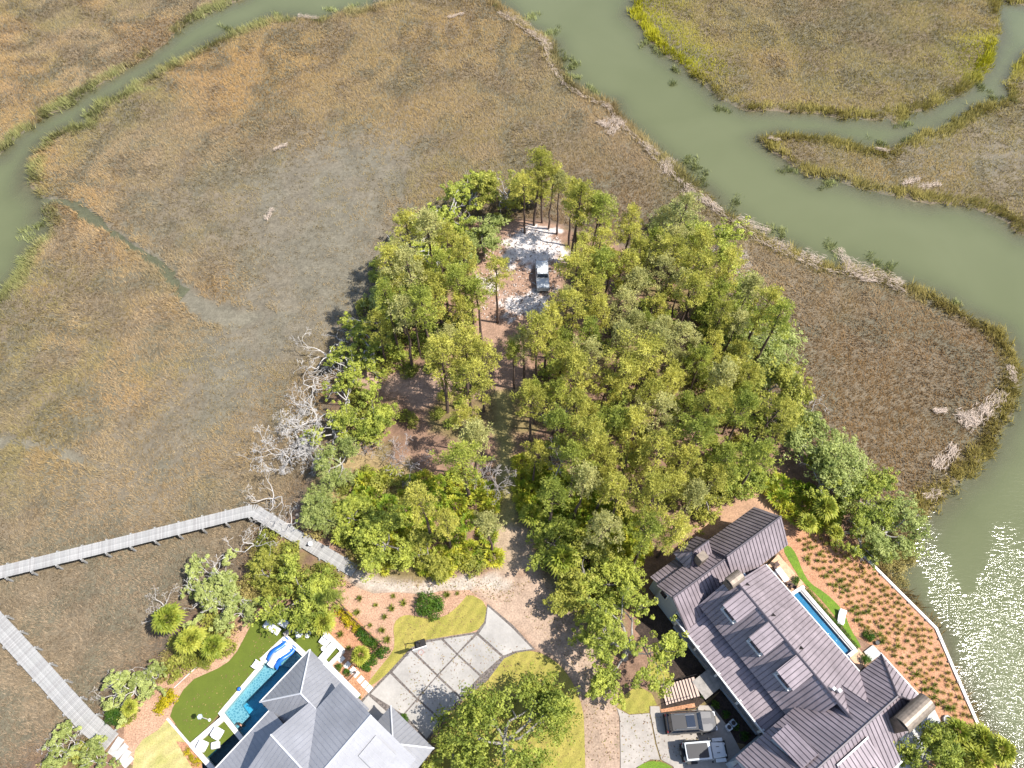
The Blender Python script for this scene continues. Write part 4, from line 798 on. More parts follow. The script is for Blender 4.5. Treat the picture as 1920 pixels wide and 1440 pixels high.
sheet('lawn', [(313,1349),(296,1369),(267,1387),(253,1407),(246,1460),(390,1460),(371,1436),(347,1404),(357,1398)], 1.035, M['lawn_tan'])
sheet('mulch_bed', [(330,1390),(350,1392),(378,1425),(380,1450),(360,1440)], 1.045, M['mulch'])
for q in ([(319,1343),(324,1327),(344,1293),(364,1273),(409,1253),(429,1240),(444,1222),(458,1196),(471,1171),(487,1154),(500,1150),(560,1160),(540,1196),(490,1242),(408,1341),(357,1398)], [(540,1196),(560,1160),(600,1182),(641,1221),(612,1250),(590,1250),(568,1222)], [(418,1350),(440,1374),(386,1422),(361,1397)]):
    sheet('turf', q, 1.06, M['turf'])
# pale driveway: slabs parted by cobbled joints
drv = empty('driveway', at(840,1260,1.0), 0); tag(drv, kind='structure')
def child_of(o, par): o.parent = par; o.matrix_parent_inverse = Matrix.Translation(par.location).inverted(); return o
child_of(slab('cobbled_joint', [(914,1132),(962,1172),(1004,1218),(968,1224),(945,1235),(914,1276),(868,1312),(830,1354),(800,1390),(760,1390),(722,1376),(668,1322),(692,1298),(732,1256),(770,1215),(798,1200),(830,1195),(893,1185),(908,1166)], .9, 1.045, M['joint']), drv)
for q in ([(914,1136),(960,1176),(999,1217),(968,1221),(944,1230),(897,1188),(910,1168)], [(894,1190),(941,1232),(902,1266),(858,1226)], [(857,1228),(900,1268),(864,1307),(821,1266)], [(819,1268),(863,1309),(827,1349),(784,1310)], [(782,1312),(826,1351),(800,1386),(758,1339)],
          [(890,1189),(831,1198),(857,1225)], [(828,1199),(856,1227),(820,1265),(773,1218),(799,1204)], [(770,1220),(819,1267),(782,1309),(735,1260)], [(731,1262),(781,1311),(756,1340),(694,1301)], [(690,1303),(744,1351),(725,1372),(674,1322)]):
    child_of(slab('concrete_slab', q, .95, 1.085, M['concrete'], None, .045), drv)
steps_px = [(634,1236),(649,1246),(661,1256),(667,1266),(676,1273),(684,1283),(693,1291)]
for i, (a_, b2) in enumerate([(640,1236),(651,1247),(661,1257),(668,1264),(676,1274),(684,1283),(692,1291)]):
    p = at(a_, b2, 1.08); sz = .62 if i not in (3,) else .42
    tag(MB().box((p.x, p.y, 1.05), (sz*.8, .62, .07), R(-41)).build('stepping_stone', M['trim']), 'white square stepping stone leading from the pool wall to the driveway', 'paving stone', 'stepping stones')
# warm driveway in front of the dark roofed house
d2 = empty('parking_court', at(1260,1380,1.0)); tag(d2, kind='structure')
for q in ([(1157,1328),(1180,1340),(1218,1337),(1222,1360),(1229,1395),(1238,1425),(1220,1424),(1192,1440),(1180,1470),(1164,1470),(1163,1400),(1162,1345)], [(1219,1324),(1236,1324),(1238,1336),(1305,1331),(1312,1322),(1335,1323),(1352,1345),(1366,1364),(1380,1390),(1420,1470),(1275,1470),(1262,1437),(1240,1425),(1231,1395),(1224,1360),(1219,1337)]):
    child_of(slab('concrete_slab', q, .9, 1.07, M['concrete2'], None, .02), d2)
sheet('lawn', [(1156,1326),(1168,1305),(1195,1285),(1222,1300),(1232,1322),(1217,1324),(1217,1336),(1180,1339)], 1.03, M['lawn'])
sheet('lawn', [(1214,1245),(1236,1234),(1262,1274),(1232,1288),(1222,1270)], 1.05, M['lawn'])
sheet('lawn', [(1190,1445),(1200,1434),(1220,1426),(1244,1429),(1262,1440),(1280,1470),(1180,1470)], 1.08, M['lawn_bright'], 1)
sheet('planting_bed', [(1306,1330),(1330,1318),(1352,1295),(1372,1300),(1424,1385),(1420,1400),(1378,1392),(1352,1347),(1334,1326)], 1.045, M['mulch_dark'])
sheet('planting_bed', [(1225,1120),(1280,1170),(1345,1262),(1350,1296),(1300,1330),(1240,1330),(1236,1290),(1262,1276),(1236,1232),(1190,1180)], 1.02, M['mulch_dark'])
sheet('mulch_bed', [(1238,1330),(1302,1318),(1304,1326),(1240,1336)], 1.085, M['mulch'])
# the planted garden behind the seawall
sheet('mulch_bed', [(1440,1000),(1470,960),(1510,950),(1560,965),(1600,1010),(1618,1040),(1690,1112),(1756,1178),(1792,1262),(1836,1362),(1870,1440),(1800,1470),(1700,1440),(1740,1330),(1650,1220),(1600,1190),(1500,1100)], 1.03, M['mulch'])
sheet('lawn', [(1479,1021),(1493,1038),(1504,1069),(1518,1093),(1547,1111),(1571,1133),(1584,1151),(1596,1182),(1616,1213),(1609,1215),(1564,1153),(1533,1116),(1504,1091),(1482,1056),(1467,1029)], 1.05, M['lawn_bright'], 1)
sw = empty('seawall', at(1756,1178,0), 0, 'pale wooden seawall edging the planted garden above the water', 'seawall')
pts = [at(a_, b2, 1.15) for a_, b2 in SEAWALL]
for si, (a_, b2) in enumerate(zip(pts[:-1], pts[1:])):
    d = b2-a_; c = (a_+b2)/2; an = math.atan2(d.y, d.x)
    child_of(MB().box((c.x, c.y, -.1-.006*si), (d.length+.1, .12, 2.3), an).build('wall_board', M['woodlow']), sw)
    child_of(MB().box((c.x, c.y, 1.10+.005*si), (d.length+.16, .30, .09), an).build('cap', M['coping']), sw)
    k = int(d.length/2.2)
    for i in range(k+1):
        p = a_.lerp(b2, (i+.5)/(k+1)); nrm = Vector((d.y, -d.x, 0)).normalized()*(-.16)
        child_of(MB().cyl((p.x-nrm.x, p.y-nrm.y, -1.4), .11, 2.62, 8).build('post', M['woodlow']), sw)

# ------------------------------------------------------------------ roofs with standing seams
def seams(poly, n, spacing, w, h, off=0.0):
    "ribs running down the slope, cut to a convex roof plane"
    t = Vector((n.y, -n.x, 0))
    t = Vector((1,0,0)) if t.length < 1e-4 else t.normalized()
    s = n.cross(t).normalized(); o0 = poly[0]
    A = [((p-o0).dot(t), (p-o0).dot(s)) for p in poly]; mb = MB(); lo, hi = min(a[0] for a in A), max(a[0] for a in A)
    x = lo+spacing*.5+off
    while x < hi:
        ys = []
        for i in range(len(A)):
            (x1, y1), (x2, y2) = A[i], A[(i+1) % len(A)]
            if (x1-x)*(x2-x) < 0: ys.append(y1+(y2-y1)*(x-x1)/(x2-x1))
        if len(ys) >= 2 and max(ys)-min(ys) > .15:
            a, b = min(ys)+.03, max(ys)-.03; P0 = o0+t*x+s*a; P1 = o0+t*x+s*b
            q = [P0-t*w/2, P0+t*w/2, P1+t*w/2, P1-t*w/2]; mb.add(q+[v+n*h for v in q], [(4,5,6,7),(0,1,5,4),(1,2,6,5),(2,3,7,6),(3,0,4,7)])
        x += spacing
    return mb
class House:
    def __init__(s, name, O, ang, label, roofm, seamm, ridgem, wallm, sp_=.42, sw_=.045, sh_=.05):
        s.e = empty(name, (O[0], O[1], 1.0), ang, label, 'house'); s.rm, s.sm, s.cm, s.wm = roofm, seamm, ridgem, wallm; s.sp, s.sw, s.sh = sp_, sw_, sh_
    def plane(s, pts, name='roof_plane', th=.14, seam=True):
        pts = [Vector(p)-Vector((0,0,1)) for p in pts]; n = (pts[1]-pts[0]).cross(pts[2]-pts[0]).normalized()
        if n.z < 0: pts = pts[::-1]; n = -n
        k = len(pts); mb = MB(); mb.add([p for p in pts]+[p-n*th for p in pts], [tuple(range(k)), tuple(range(k, 2*k))[::-1]]+[(i, k+i, k+(i+1) % k, (i+1) % k) for i in range(k)])
        o = mb.build(name, s.rm, s.e)
        if seam:
            sm_ = seams(pts, n, s.sp, s.sw, s.sh)
            if sm_.v: tag(sm_.build('standing_seams', s.sm, o), kind='stuff')
        return o
    def cap(s, a, b, r=.09, name='ridge_cap'):
        a = Vector(a)-Vector((0,0,.97)); b = Vector(b)-Vector((0,0,.97)); return MB().tube([a, b], [r, r], 5).build(name, s.cm, s.e)
    def wall(s, u0, u1, v0, v1, z0, z1, m=None, name='wall'):
        return MB().box(((u0+u1)/2, (v0+v1)/2, (z0+z1)/2-1), (u1-u0, v1-v0, z1-z0)).build(name, m or s.wm, s.e)
    def box(s, name, c, d, m, parent=None, rz=0): return MB().box((c[0], c[1], c[2]-1), d, rz).build(name, m, parent or s.e)
    def gable_u(s, u0, u1, v0, v1, ze, vr, zr, walls=.35, zb=1.0):
        "ridge along u"
        s.plane([(u0,v0,ze),(u1,v0,ze),(u1,vr,zr),(u0,vr,zr)]); s.plane([(u0,vr,zr),(u1,vr,zr),(u1,v1,ze),(u0,v1,ze)]); s.cap((u0,vr,zr), (u1,vr,zr))
        s.gwall([(v0+walls,ze-.1),(v1-walls,ze-.1),(vr,zr-.25)], u0+walls, u1-walls, 'u', zb)
    def gable_v(s, u0, u1, v0, v1, ze, ur, zr, walls=.35, zb=1.0, ze2=None):
        z2 = ze if ze2 is None else ze2
        s.plane([(u0,v0,ze),(ur,v0,zr),(ur,v1,zr),(u0,v1,ze)]); s.plane([(ur,v0,zr),(u1,v0,z2),(u1,v1,z2),(ur,v1,zr)]); s.cap((ur,v0,zr), (ur,v1,zr))
        s.gwall([(u0+walls,ze-.1),(u1-walls,z2-.1),(ur,zr-.25)], v0+walls, v1-walls, 'v', zb)
    def gwall(s, prof, a, b, ax, zb):
        (p0, z0), (p1, z1), (p2, z2) = prof; ring = [(p0, zb), (p1, zb), (p1, z1), (p2, z2), (p0, z0)]
        f = (lambda t, p, z: (t, p, z-1)) if ax == 'u' else (lambda t, p, z: (p, t, z-1)); mb = MB()
        mb.add([f(a, p, z) for p, z in ring]+[f(b, p, z) for p, z in ring], [(0,1,2,3,4),(9,8,7,6,5)]+[(i, (i+1) % 5, 5+(i+1) % 5, 5+i) for i in range(5)])
        mb.build('wall', s.wm, s.e, fix=True)
    def hip_v(s, u0, u1, v0, v1, ze, zr, end='hi', run=None, walls=.35, zb=1.0):
        "ridge along v, hipped at one end"
        um = (u0+u1)/2; r = run or (u1-u0)/2; vh = v1-r if end == 'hi' else v0+r; ve, vo = (v1, v0) if end == 'hi' else (v0, v1)
        s.plane([(u0,vo,ze),(um,vo,zr),(um,vh,zr),(u0,ve,ze)]); s.plane([(um,vo,zr),(u1,vo,ze),(u1,ve,ze),(um,vh,zr)]); s.plane([(u0,ve,ze),(um,vh,zr),(u1,ve,ze)])
        for a, b in (((um,vo,zr),(um,vh,zr)), ((u0,ve,ze),(um,vh,zr)), ((u1,ve,ze),(um,vh,zr))): s.cap(a, b)
        s.wall(u0+walls, u1-walls, min(v0,v1)+walls, max(v0,v1)-walls, zb, ze-.08)
    def window(s, c, du_, dv_, h, m=None):
        f = s.box('window', c, (du_+.14, dv_+.14, h+.16), M['trim']); s.box('pane', c, (du_+(.18 if du_ < .1 else -.04), dv_+(.18 if dv_ < .1 else -.04), h), M['glass'], f); return f

# ---- the dark roofed house on the right
O = at(1385,1096,9.0)
DH = House('dark_roofed_house', (O.x, O.y), R(-56), 'large house with plum-grey standing seam roofs, dormers and barrel chimneys beside the garden', M['roofdark'], M['roofseam'], M['ridgedark'], M['wallblue'])
DH.plane([(-.3,0,9),(14,0,9),(14,5.55,4.5),(-.3,5.55,4.5)], th=.16); DH.plane([(-.9,-3.2,5.65),(12.2,-3.2,5.65),(12.2,0,9),(-.9,0,9)], th=.16); DH.cap((-.3,0,9), (13.9,0,9), .11)
DH.plane([(-1.2,-5.45,4.35),(10.9,-5.45,4.35),(10.9,-2.9,4.95),(-1.2,-2.9,4.95)])
DH.wall(-.8, 13.5, -3.0, 5.0, 1.0, 4.4); DH.wall(-.7, 12.0, -2.75, 2.6, 4.4, 5.9)
DH.box('gutter', (4.9, -5.5, 4.42), (12.2, .12, .14), M['trim']); DH.box('gutter', (5.9, 5.6, 4.48), (12.2, .1, .12), M['trim'])
for u0, u1 in ((.5,2.45),(3.95,5.9),(7.4,9.4)):                                    # shed dormers
    DH.plane([(u0,-2.35,8.6),(u1,-2.35,8.6),(u1,-.1,9.02),(u0,-.1,9.02)], 'dormer_roof', .1)
    DH.wall(u0+.1, u1-.1, -2.15, -.4, 6.4, 8.56, M['wallblue'], 'dormer_wall')
    DH.window(((u0+u1)/2, -2.15, 8.0), u1-u0-.7, .06, .7); DH.box('sill', ((u0+u1)/2, -2.27, 7.55), (u1-u0-.3, .16, .08), M['trim'])
for u in (.35, 3.75, 7.25):  # small dark pyramids on the east slope
    mb = MB(); mb.add([(u,.62,7.52),(u+.28,1.28,6.98),(u-.12,1.22,7.04),(u+.06,1.05,7.42)], [(0,1,3),(1,2,3),(2,0,3),(2,1,0)]); mb.build('dark_pyramid', M['iron'], DH.e, fix=True)
for u in range(5):
    DH.box('porch_post', (-1.0+u*2.9, -5.25, 3.4), (.22, .22, 2.0), M['trim'])
DH.box('porch_floor', (4.9, -4.3, 2.5), (12.0, 2.2, .16), M['woodlow']); DH.box('porch_base', (4.9, -4.2, 1.7), (11.8, 1.9, 1.42), M['wallblue'])
DH.box('porch_rail', (1.2, -5.3, 3.45), (4.4, .07, .08), M['trim']); DH.box('porch_rail', (8.3, -5.3, 3.45), (4.6, .07, .08), M['trim'])
DH.gable_v(-5.3, -.4, 1.4, 8.7, 5.0, -2.7, 7.9)                                       # north wing over the garden
DH.gable_v(-4.6, .25, -5.3, 1.7, 5.7, -2.65, 7.3, ze2=4.5)                            # north-west wing
DH.plane([(-5.75,-4.9,4.6),(-4.2,-4.9,5.5),(-4.2,.9,5.5),(-5.75,.9,4.6)]); DH.wall(-5.4, -4.0, -4.6, .7, 1.0, 4.6)
DH.hip_v(-6.15, -3.7, -1.9, 1.2, 5.9, 7.5, 'lo', 1.2); DH.box('chimney', (-4.0, -.6, 7.4), (.8, .9, 1.6), M['copper'])
DH.window((-3.6, -5.0, 5.1), .8, .06, 1.2); DH.window((-1.2, -5.0, 4.0), .8, .06, 1.2)
def barrel(house, c, L_, W_, zb, zt, ang, label=None):
    "chimney with a barrel-vaulted copper cap on four legs"
    b = house.box('chimney', (c[0], c[1], (zb+zt-.9)/2), (L_*.86, W_*.8, zt-.9-zb), M['copper'], None, ang)
    mb = MB(); n = 10; ca, sa = math.cos(ang), math.sin(ang)
    for sgn in (-1, 1):
        for k in range(n+1):
            t = math.pi*k/n; y = math.cos(t)*W_/2; z = zt-.55+math.sin(t)*W_*.42; x = sgn*L_/2
            mb.v.append((c[0]+x*ca-y*sa, c[1]+x*sa+y*ca, z-1))
            mb.v.append((c[0]+x*ca-y*.9*sa, c[1]+x*sa+y*.9*ca, z-1.07))
    w = 2*(n+1)
    for k in range(n):
        i = 2*k; mb.f += [(i, i+2, w+i+2, w+i), (i+1, w+i+1, w+i+3, i+3), (i, i+1, i+3, i+2), (w+i, w+i+2, w+i+3, w+i+1)]
    mb.build('barrel_cap', M['copper'], b)
    for x in (-1, 1):
        for y in (-1, 1):
            dx, dy = x*L_*.4, y*W_*.38; house.box('cap_leg', (c[0]+dx*ca-dy*sa, c[1]+dx*sa+dy*ca, zt-.8), (.14, .14, .55), M['copper'], b, ang)
barrel(DH, (-.55, -.15), 1.5, 1.15, 7.5, 10.0, R(0)+R(90)); barrel(DH, (16.6, 5.35), 3.4, 1.6, 4.0, 8.3, R(90))
DH.gable_v(10.6, 18.7, -9.5, 2.05, 6.5, 14.55, 9.8)                                  # cross gable
DH.hip_v(12.1, 17.9, 1.0, 8.45, 4.5, 7.1, 'hi')                                      # low hipped wing towards the water
DH.box('gutter', (15.0, 8.5, 4.48), (6.0, .12, .12), M['trim']); DH.box('gutter', (18.75, 0, 6.45), (.12, 4.2, .12), M['trim'])
DH.plane([(11.0,-6.4,8.35),(13.9,-6.4,9.55),(13.9,-4.45,9.55),(11.0,-4.45,8.35)], 'dormer_roof', .1); DH.wall(11.25, 13.0, -6.25, -4.6, 6.0, 8.3, None, 'dormer_wall')
DH.plane([(15.35,-3.8,9.35),(18.1,-3.8,8.3),(18.1,-.1,8.3),(15.35,-.1,9.35)], 'dormer_roof', .1); DH.wall(15.6, 18.0, -3.6, -.3, 6.5, 8.25, None, 'dormer_wall'); DH.box('dormer_trim', (15.35, -1.95, 9.4), (.12, 3.7, .12), M['trim'])
DH.plane([(11.2,-9.6,4.5),(19,-9.6,4.5),(19,-6.2,6.6),(11.2,-6.2,6.6)]); DH.wall(11.5, 18.5, -9.2, -6.0, 1.0, 4.5)
DH.box('pipe_vent', (11.6, .9, 8.7), (.3, .3, .5), M['trim']); DH.box('pipe_vent', (11.2, .5, 9.0), (.25, .25, .4), M['trim']); DH.box('pipe_vent', (17.4, -1.1, 8.7), (.12, .12, .5), M['trim'])
DH.wall(11.3, 12.2, -5.1, -3.0, 1.0, 6.0)
# stair and landing to the porch
def local(p): return DH.e.matrix_world @ Vector((p[0], p[1], p[2]-1))
bpy.context.view_layer.update()
a0, a1 = Vector((3.35, -10.1)), Vector((4.55, -7.3)); run = a1-a0; an = math.atan2(run.y, run.x)
for i in range(11):
    p = a0+run*(i+.5)/11; z = 1.05+1.5*(i+1)/11
    DH.box('stair_tread', (p.x, p.y, z-.03), (run.length/11*.95, 1.75, .06), M['stair'], None, an); DH.box('stair_riser', (p.x-run.x*.045, p.y-run.y*.045, z-.11), (.04, 1.7, .12), M['iron'], None, an)  # risers black: shade between the treads put into the colour
DH.box('landing', (4.9, -6.35, 2.5), (1.9, 2.1, .12), M['woodlow'])
for sg in (-1, 1):
    pr_ = [(a0.x-math.sin(an)*sg*.95, a0.y+math.cos(an)*sg*.95, 1.05+.05), (a1.x-math.sin(an)*sg*.95, a1.y+math.cos(an)*sg*.95, 2.6)]
    MB().tube(pr_, [.03, .03], 5).build('stair_rail', M['iron'], DH.e)

# ---- the pale roofed house at the bottom left
O = at(489,1316,4.5)
WH = House('silver_roofed_house', (O.x, O.y), R(50), 'house with silver metal hip roofs beside the blue pool', M['roofwhite'], M['seamwhite'], M['ridgewhite'], M['wallwhite'], .40, .03, .03)
WH.hip_v(0, 5.95, -8, 0, 4.5, 6.9, 'hi')
WH.plane([(-14,-1.2,4.5),(.2,-1.2,4.5),(.2,-6.5,6.7),(-14,-6.5,6.7)]); WH.wall(-13.5, .3, -8, -1.6, 1.0, 4.4)
WH.gable_u(-9, 5.85, -14.4, -5.0, 7.0, -9.6, 9.6); WH.gable_v(-4.2, 3.0, -9.6, -4.15, 7.05, -.6, 9.1)
WH.hip_v(-4.2+.1, 3.0-.1, -9.0, -4.5, 6.6, 6.9, 'hi', .3)
um = -12.0                                                                            # hipped porch at the driveway end
WH.plane([(7.4,-9.3,4.4),(7.4,-14.7,4.4),(5.4,um,6.4)]); WH.plane([(7.4,-9.3,4.4),(5.4,um,6.4),(2,um,6.4),(2,-9.3,4.4)]); WH.plane([(7.4,-14.7,4.4),(2,-14.7,4.4),(2,um,6.4),(5.4,um,6.4)])
for a_, b2 in (((7.4,-9.3,4.4),(5.4,um,6.4)), ((7.4,-14.7,4.4),(5.4,um,6.4))): WH.cap(a_, b2)
WH.wall(2.3, 7.0, -14.3, -9.6, 1.0, 4.35)
WH.box('eave_box', (6.05, -4.2, 4.42), (.5, 4.6, .3), M['trim']); WH.box('gutter', (2.9, .05, 4.48), (6.0, .1, .1), M['trim']); WH.box('gutter', (-7, -1.15, 4.48), (14, .1, .1), M['trim'])
WH.plane([(3.0,-10.9,9.05),(5.0,-10.9,9.05),(5.0,-13.1,7.95),(3.0,-13.1,7.95)], 'raised_panel', .12); WH.box('pipe_vent', (5.6, -12.9, 6.0), (.15, .15, .4), M['trim'])
WH.box('flue', (0, -.6, 4.75), (.06, .06, .5), M['iron'])

# ------------------------------------------------------------------ pools, walls and terraces
def strip(name, a, b, w, z0, z1, m, parent=None):
    p, q = at(a[0], a[1], z1), at(b[0], b[1], z1); d = q-p; c = (p+q)/2
    o = MB().box((c.x, c.y, (z0+z1)/2), (d.length, w, z1-z0), math.atan2(d.y, d.x)).build(name, m)
    return child_of(o, parent) if parent else o
PW = empty('swimming_pool', at(490,1290,1.0), 0, 'long blue swimming pool with pale shelf along the silver roofed house', 'pool')
def lvl(px, z, ref=1.1): return [Vector((p.x, p.y, z)) for p in ats(px, ref)]
def poly(name, px, z, m, par, ref=1.1):
    pts = lvl(px, z, ref); a2 = sum(pts[i].x*pts[(i+1) % len(pts)].y-pts[(i+1) % len(pts)].x*pts[i].y for i in range(len(pts)))
    if a2 < 0: pts = pts[::-1]
    mb = MB(); mb.add(pts, [tuple(range(len(pts)))]); return child_of(mb.build(name, m), par)
poly('pool_water', [(416,1336),(537,1196),(576,1232),(470,1342),(505,1330),(520,1345),(452,1388)], 1.02, M['poolwater'], PW)
poly('pool_floor', [(414,1336),(537,1194),(580,1232),(525,1350),(452,1392)], -.1, M['pool_deep'], PW)
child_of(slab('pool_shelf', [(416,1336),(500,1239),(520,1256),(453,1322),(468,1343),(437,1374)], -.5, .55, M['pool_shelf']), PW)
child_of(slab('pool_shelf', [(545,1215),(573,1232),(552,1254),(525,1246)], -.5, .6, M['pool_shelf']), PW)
child_of(slab('pool_ledge', [(489,1238),(535,1195),(549,1213),(512,1254)], -.5, .98, M['coping']), PW)
for i, (a_, b2, w_) in enumerate((((414,1337),(490,1247),.42), ((490,1247),(492,1236),.3), ((489,1238),(538,1192),.42), ((535,1194),(576,1232),.5), ((412,1334),(458,1392),.42))): strip('coping', a_, b2, w_, .2+.01*i, 1.14+.004*i, M['coping'], PW)
strip('pool_wall', (453,1392), (576,1300), .3, -.6, .95, M['pool_deep'], PW)
RP = empty('reflecting_pool', at(400,1430,1.0), 0, 'narrow dark reflecting pool below the lawn seating', 'pool')
poly('pool_water', [(437,1376),(456,1394),(420,1440),(400,1480),(330,1480),(384,1422)], .98, M['poolwater'], RP); poly('pool_floor', [(430,1370),(470,1394),(430,1450),(400,1490),(320,1490),(380,1418)], .3, M['pool_dark'], RP)
LW = empty('garden_wall', at(390,1370,1.0), 0, 'low white wall round the lounge lawn by the pool', 'wall')
for i, (a_, b2, w_) in enumerate((((416,1348),(358,1398),.5), ((358,1396),(402,1446),.42))): strip('wall_run', a_, b2, w_, .6+.01*i, 1.32+.005*i, M['coping'], LW)
LW2 = empty('garden_wall', at(640,1222,1.0), 0, 'low white wall round the small dining lawn', 'wall')
for i, (a_, b2, w_) in enumerate((((601,1178),(644,1221),.45), ((644,1219),(610,1254),.4))): strip('wall_run', a_, b2, w_, .6+.01*i, 1.36+.005*i, M['coping'], LW2)
LW3 = empty('lawn_edging', at(335,1370,1.0), 0, 'thin pale edging between turf and tan lawn', 'edging'); strip('edging_run', (313,1347), (358,1399), .2, .8, 1.16, M['coping'], LW3)
PE = empty('lap_pool', at(1540,1165,1.2), 0, 'narrow dark blue lap pool along the eave of the dark roofed house', 'pool')
poly('pool_water', [(1478,1114),(1502,1104),(1600,1218),(1578,1234)], 1.42, M['poolwater'], PE, 1.5); poly('pool_floor', [(1474,1114),(1506,1102),(1606,1218),(1574,1236)], 1.2, M['pool_lap'], PE, 1.5)
for a_, b2, w_, z_, mm in (((1503,1102),(1604,1218),.34,1.62,'coping'), ((1499,1105),(1598,1219),.2,1.5,'pad'), ((1484,1114),(1508,1099),.35,1.6,'coping'), ((1584,1236),(1606,1218),.35,1.607,'coping')): strip('coping', a_, b2, w_, .3, z_, M[mm], PE)
TE = empty('terrace', at(1475,1075,1.0)); tag(TE, kind='structure')
child_of(slab('tiled_floor', [(1438,1062),(1459,1039),(1507,1093),(1482,1113)], .9, 1.5, M['terrace']), TE)
TE2 = empty('terrace', at(1608,1238,1.0)); tag(TE2, kind='structure'); child_of(slab('tiled_floor', [(1585,1234),(1610,1215),(1630,1240),(1606,1264)], .9, 1.48, M['terrace']), TE2)
PAD = empty('stone_pad', at(1636,1225,1)); tag(PAD, kind='structure'); child_of(slab('paving_slab', [(1620,1222),(1637,1209),(1653,1226),(1634,1240)], .9, 1.2, M['pad']), PAD)
WT = empty('stone_terrace', at(1700,1390,1)); tag(WT, kind='structure'); child_of(slab('terrace_floor', [(1690,1370),(1750,1325),(1775,1375),(1780,1400),(1740,1430),(1690,1450),(1660,1450)], .9, 1.16, M['pad']), WT)

# ------------------------------------------------------------------ boardwalks, plank by plank
PLANK = {}
def boardwalk(label, path, width, z, step=.147, post_every=2.5, zend=None):
    pts = [at(a, b, z) for a, b in path]; e = empty('boardwalk', (pts[0].x, pts[0].y, 0), 0, label, 'boardwalk')
    seg = [(pts[i+1]-pts[i]).length for i in range(len(pts)-1)]; tot = sum(seg); r = random.Random(len(path)); d = 0.0; i = 0
    key = round(width, 2)
    if key not in PLANK: PLANK[key] = [MB().box((0, 0, 0), (.136, width*s_, .04)).mesh('plank', m_) for s_, m_ in zip((1, .99, 1.01, 1), WOODS)]
    def pos(t):
        t = max(0, min(tot-1e-4, t)); k = 0
        while t > seg[k]: t -= seg[k]; k += 1
        return pts[k].lerp(pts[k+1], t/seg[k])
    zs = lambda t: z if zend is None else z+(zend-z)*max(0, (t-tot*.7)/(tot*.3))
    while d < tot:
        p = pos(d); tn = pos(d+.25)-pos(d-.25); an = math.atan2(tn.y, tn.x)
        o = link('plank', PLANK[key][r.randrange(4)], e, (p.x-pts[0].x, p.y-pts[0].y, zs(d)+.003*(i % 3)), an+r.gauss(0, .006)); d += step; i += 1
    st_ = [[], []]; d = .3; j = 0
    while d < tot:
        p = pos(d); tn = (pos(d+.5)-pos(d-.5)).normalized(); nr = Vector((-tn.y, tn.x, 0))
        for s_ in (-1, 1):
            st_[(s_+1)//2].append(p+nr*s_*(width/2-.12)-pts[0]-Vector((0, 0, .12)))
            if j % 2 == 0:
                q = p+nr*s_*(width/2+.07)-pts[0]; zz = zs(d); MB().box((q.x, q.y, (zz+.06)/2-.6), (.15, .15, zz+1.26), math.atan2(tn.y, tn.x)).build('post', WOODS[0], e)
        if j % 2 == 0: q = p-pts[0]; MB().box((q.x, q.y, zs(d)-.27), (.09, width+.5, .2), math.atan2(tn.y, tn.x)).build('cross_beam', M['woodlow'], e)
        d += post_every/2; j += 1
    for s_ in st_:
        for p in s_: p.z = zs(0)-.15 if zend is None else p.z
        MB().tube(s_, [.08]*len(s_), 4).build('stringer', M['woodlow'], e)
    return e
WOODS = [mat('deck_board', c, .85, .10, 2.2, bump=.2, bscale=18, fine=(5, .12)) for c in ((.385, .375, .355), (.36, .35, .335), (.415, .40, .38), (.34, .325, .31))]
boardwalk('long weathered boardwalk crossing the marsh and bending to the shell path', [(-90,1094),(0,1073),(230,1017),(455,961),(476,957),(488,965),(580,1020),(664,1069)], 1.4, 1.45, zend=1.15)
boardwalk('wide weathered boardwalk at the lower left corner ending at stone steps', [(-60,1110),(24,1200),(100,1284),(160,1352),(185,1374),(206,1392)], 1.75, 1.5, zend=1.2)
fs = empty('stone_steps', at(225,1408,1.1), R(-30), 'pale flagstone steps at the foot of the lower boardwalk', 'steps')
for i, (x, y, a_, b2) in enumerate([(-.6,.1,.7,1.5),(.1,.0,.6,1.4),(.75,-.15,.6,1.2),(1.3,-.3,.5,1.0)]): MB().box((x, y, .02-.05*i), (a_, b2, .16), .1*(-1)**i).build('flagstone', M['pad'], fs)
p = grd(137,1362); tag(MB().tube([(p.x-.45, p.y+.2, p.z+.3), (p.x, p.y, p.z+.35), (p.x+.6, p.y-.25, p.z+.3)], [.06,.1,.07], 6).build('driftwood', M['deadwood']), 'short bleached driftwood log beside the lower boardwalk', 'log')
a_, b2 = grd(327,1290), grd(378,1243); tag(MB().tube([a_+Vector((0,0,.1)), a_.lerp(b2, .5)+Vector((0,0,.14)), b2+Vector((0,0,.1))], [.05,.07,.06], 6).build('fallen_log', M['deadwood']), 'long thin fallen log lying on the sandy bank', 'log')
# bucket left on the boardwalk
bk = empty('bucket', at(583,1021,1.35), 0, 'white round bucket standing on the boardwalk', 'bucket')
MB().cyl((0,0,-.02), .2, .38, 16, .24).build('pail', M['white'], bk); MB().tube([(-.24,0,.36),(-.2,.0,.5),(0,0,.56),(.2,0,.5),(.24,0,.36)], [.012]*5, 5).build('handle', M['iron'], bk); MB().cyl((-.36,-.12,-.02), .09, .2, 10).build('cap', M['iron'], bk)

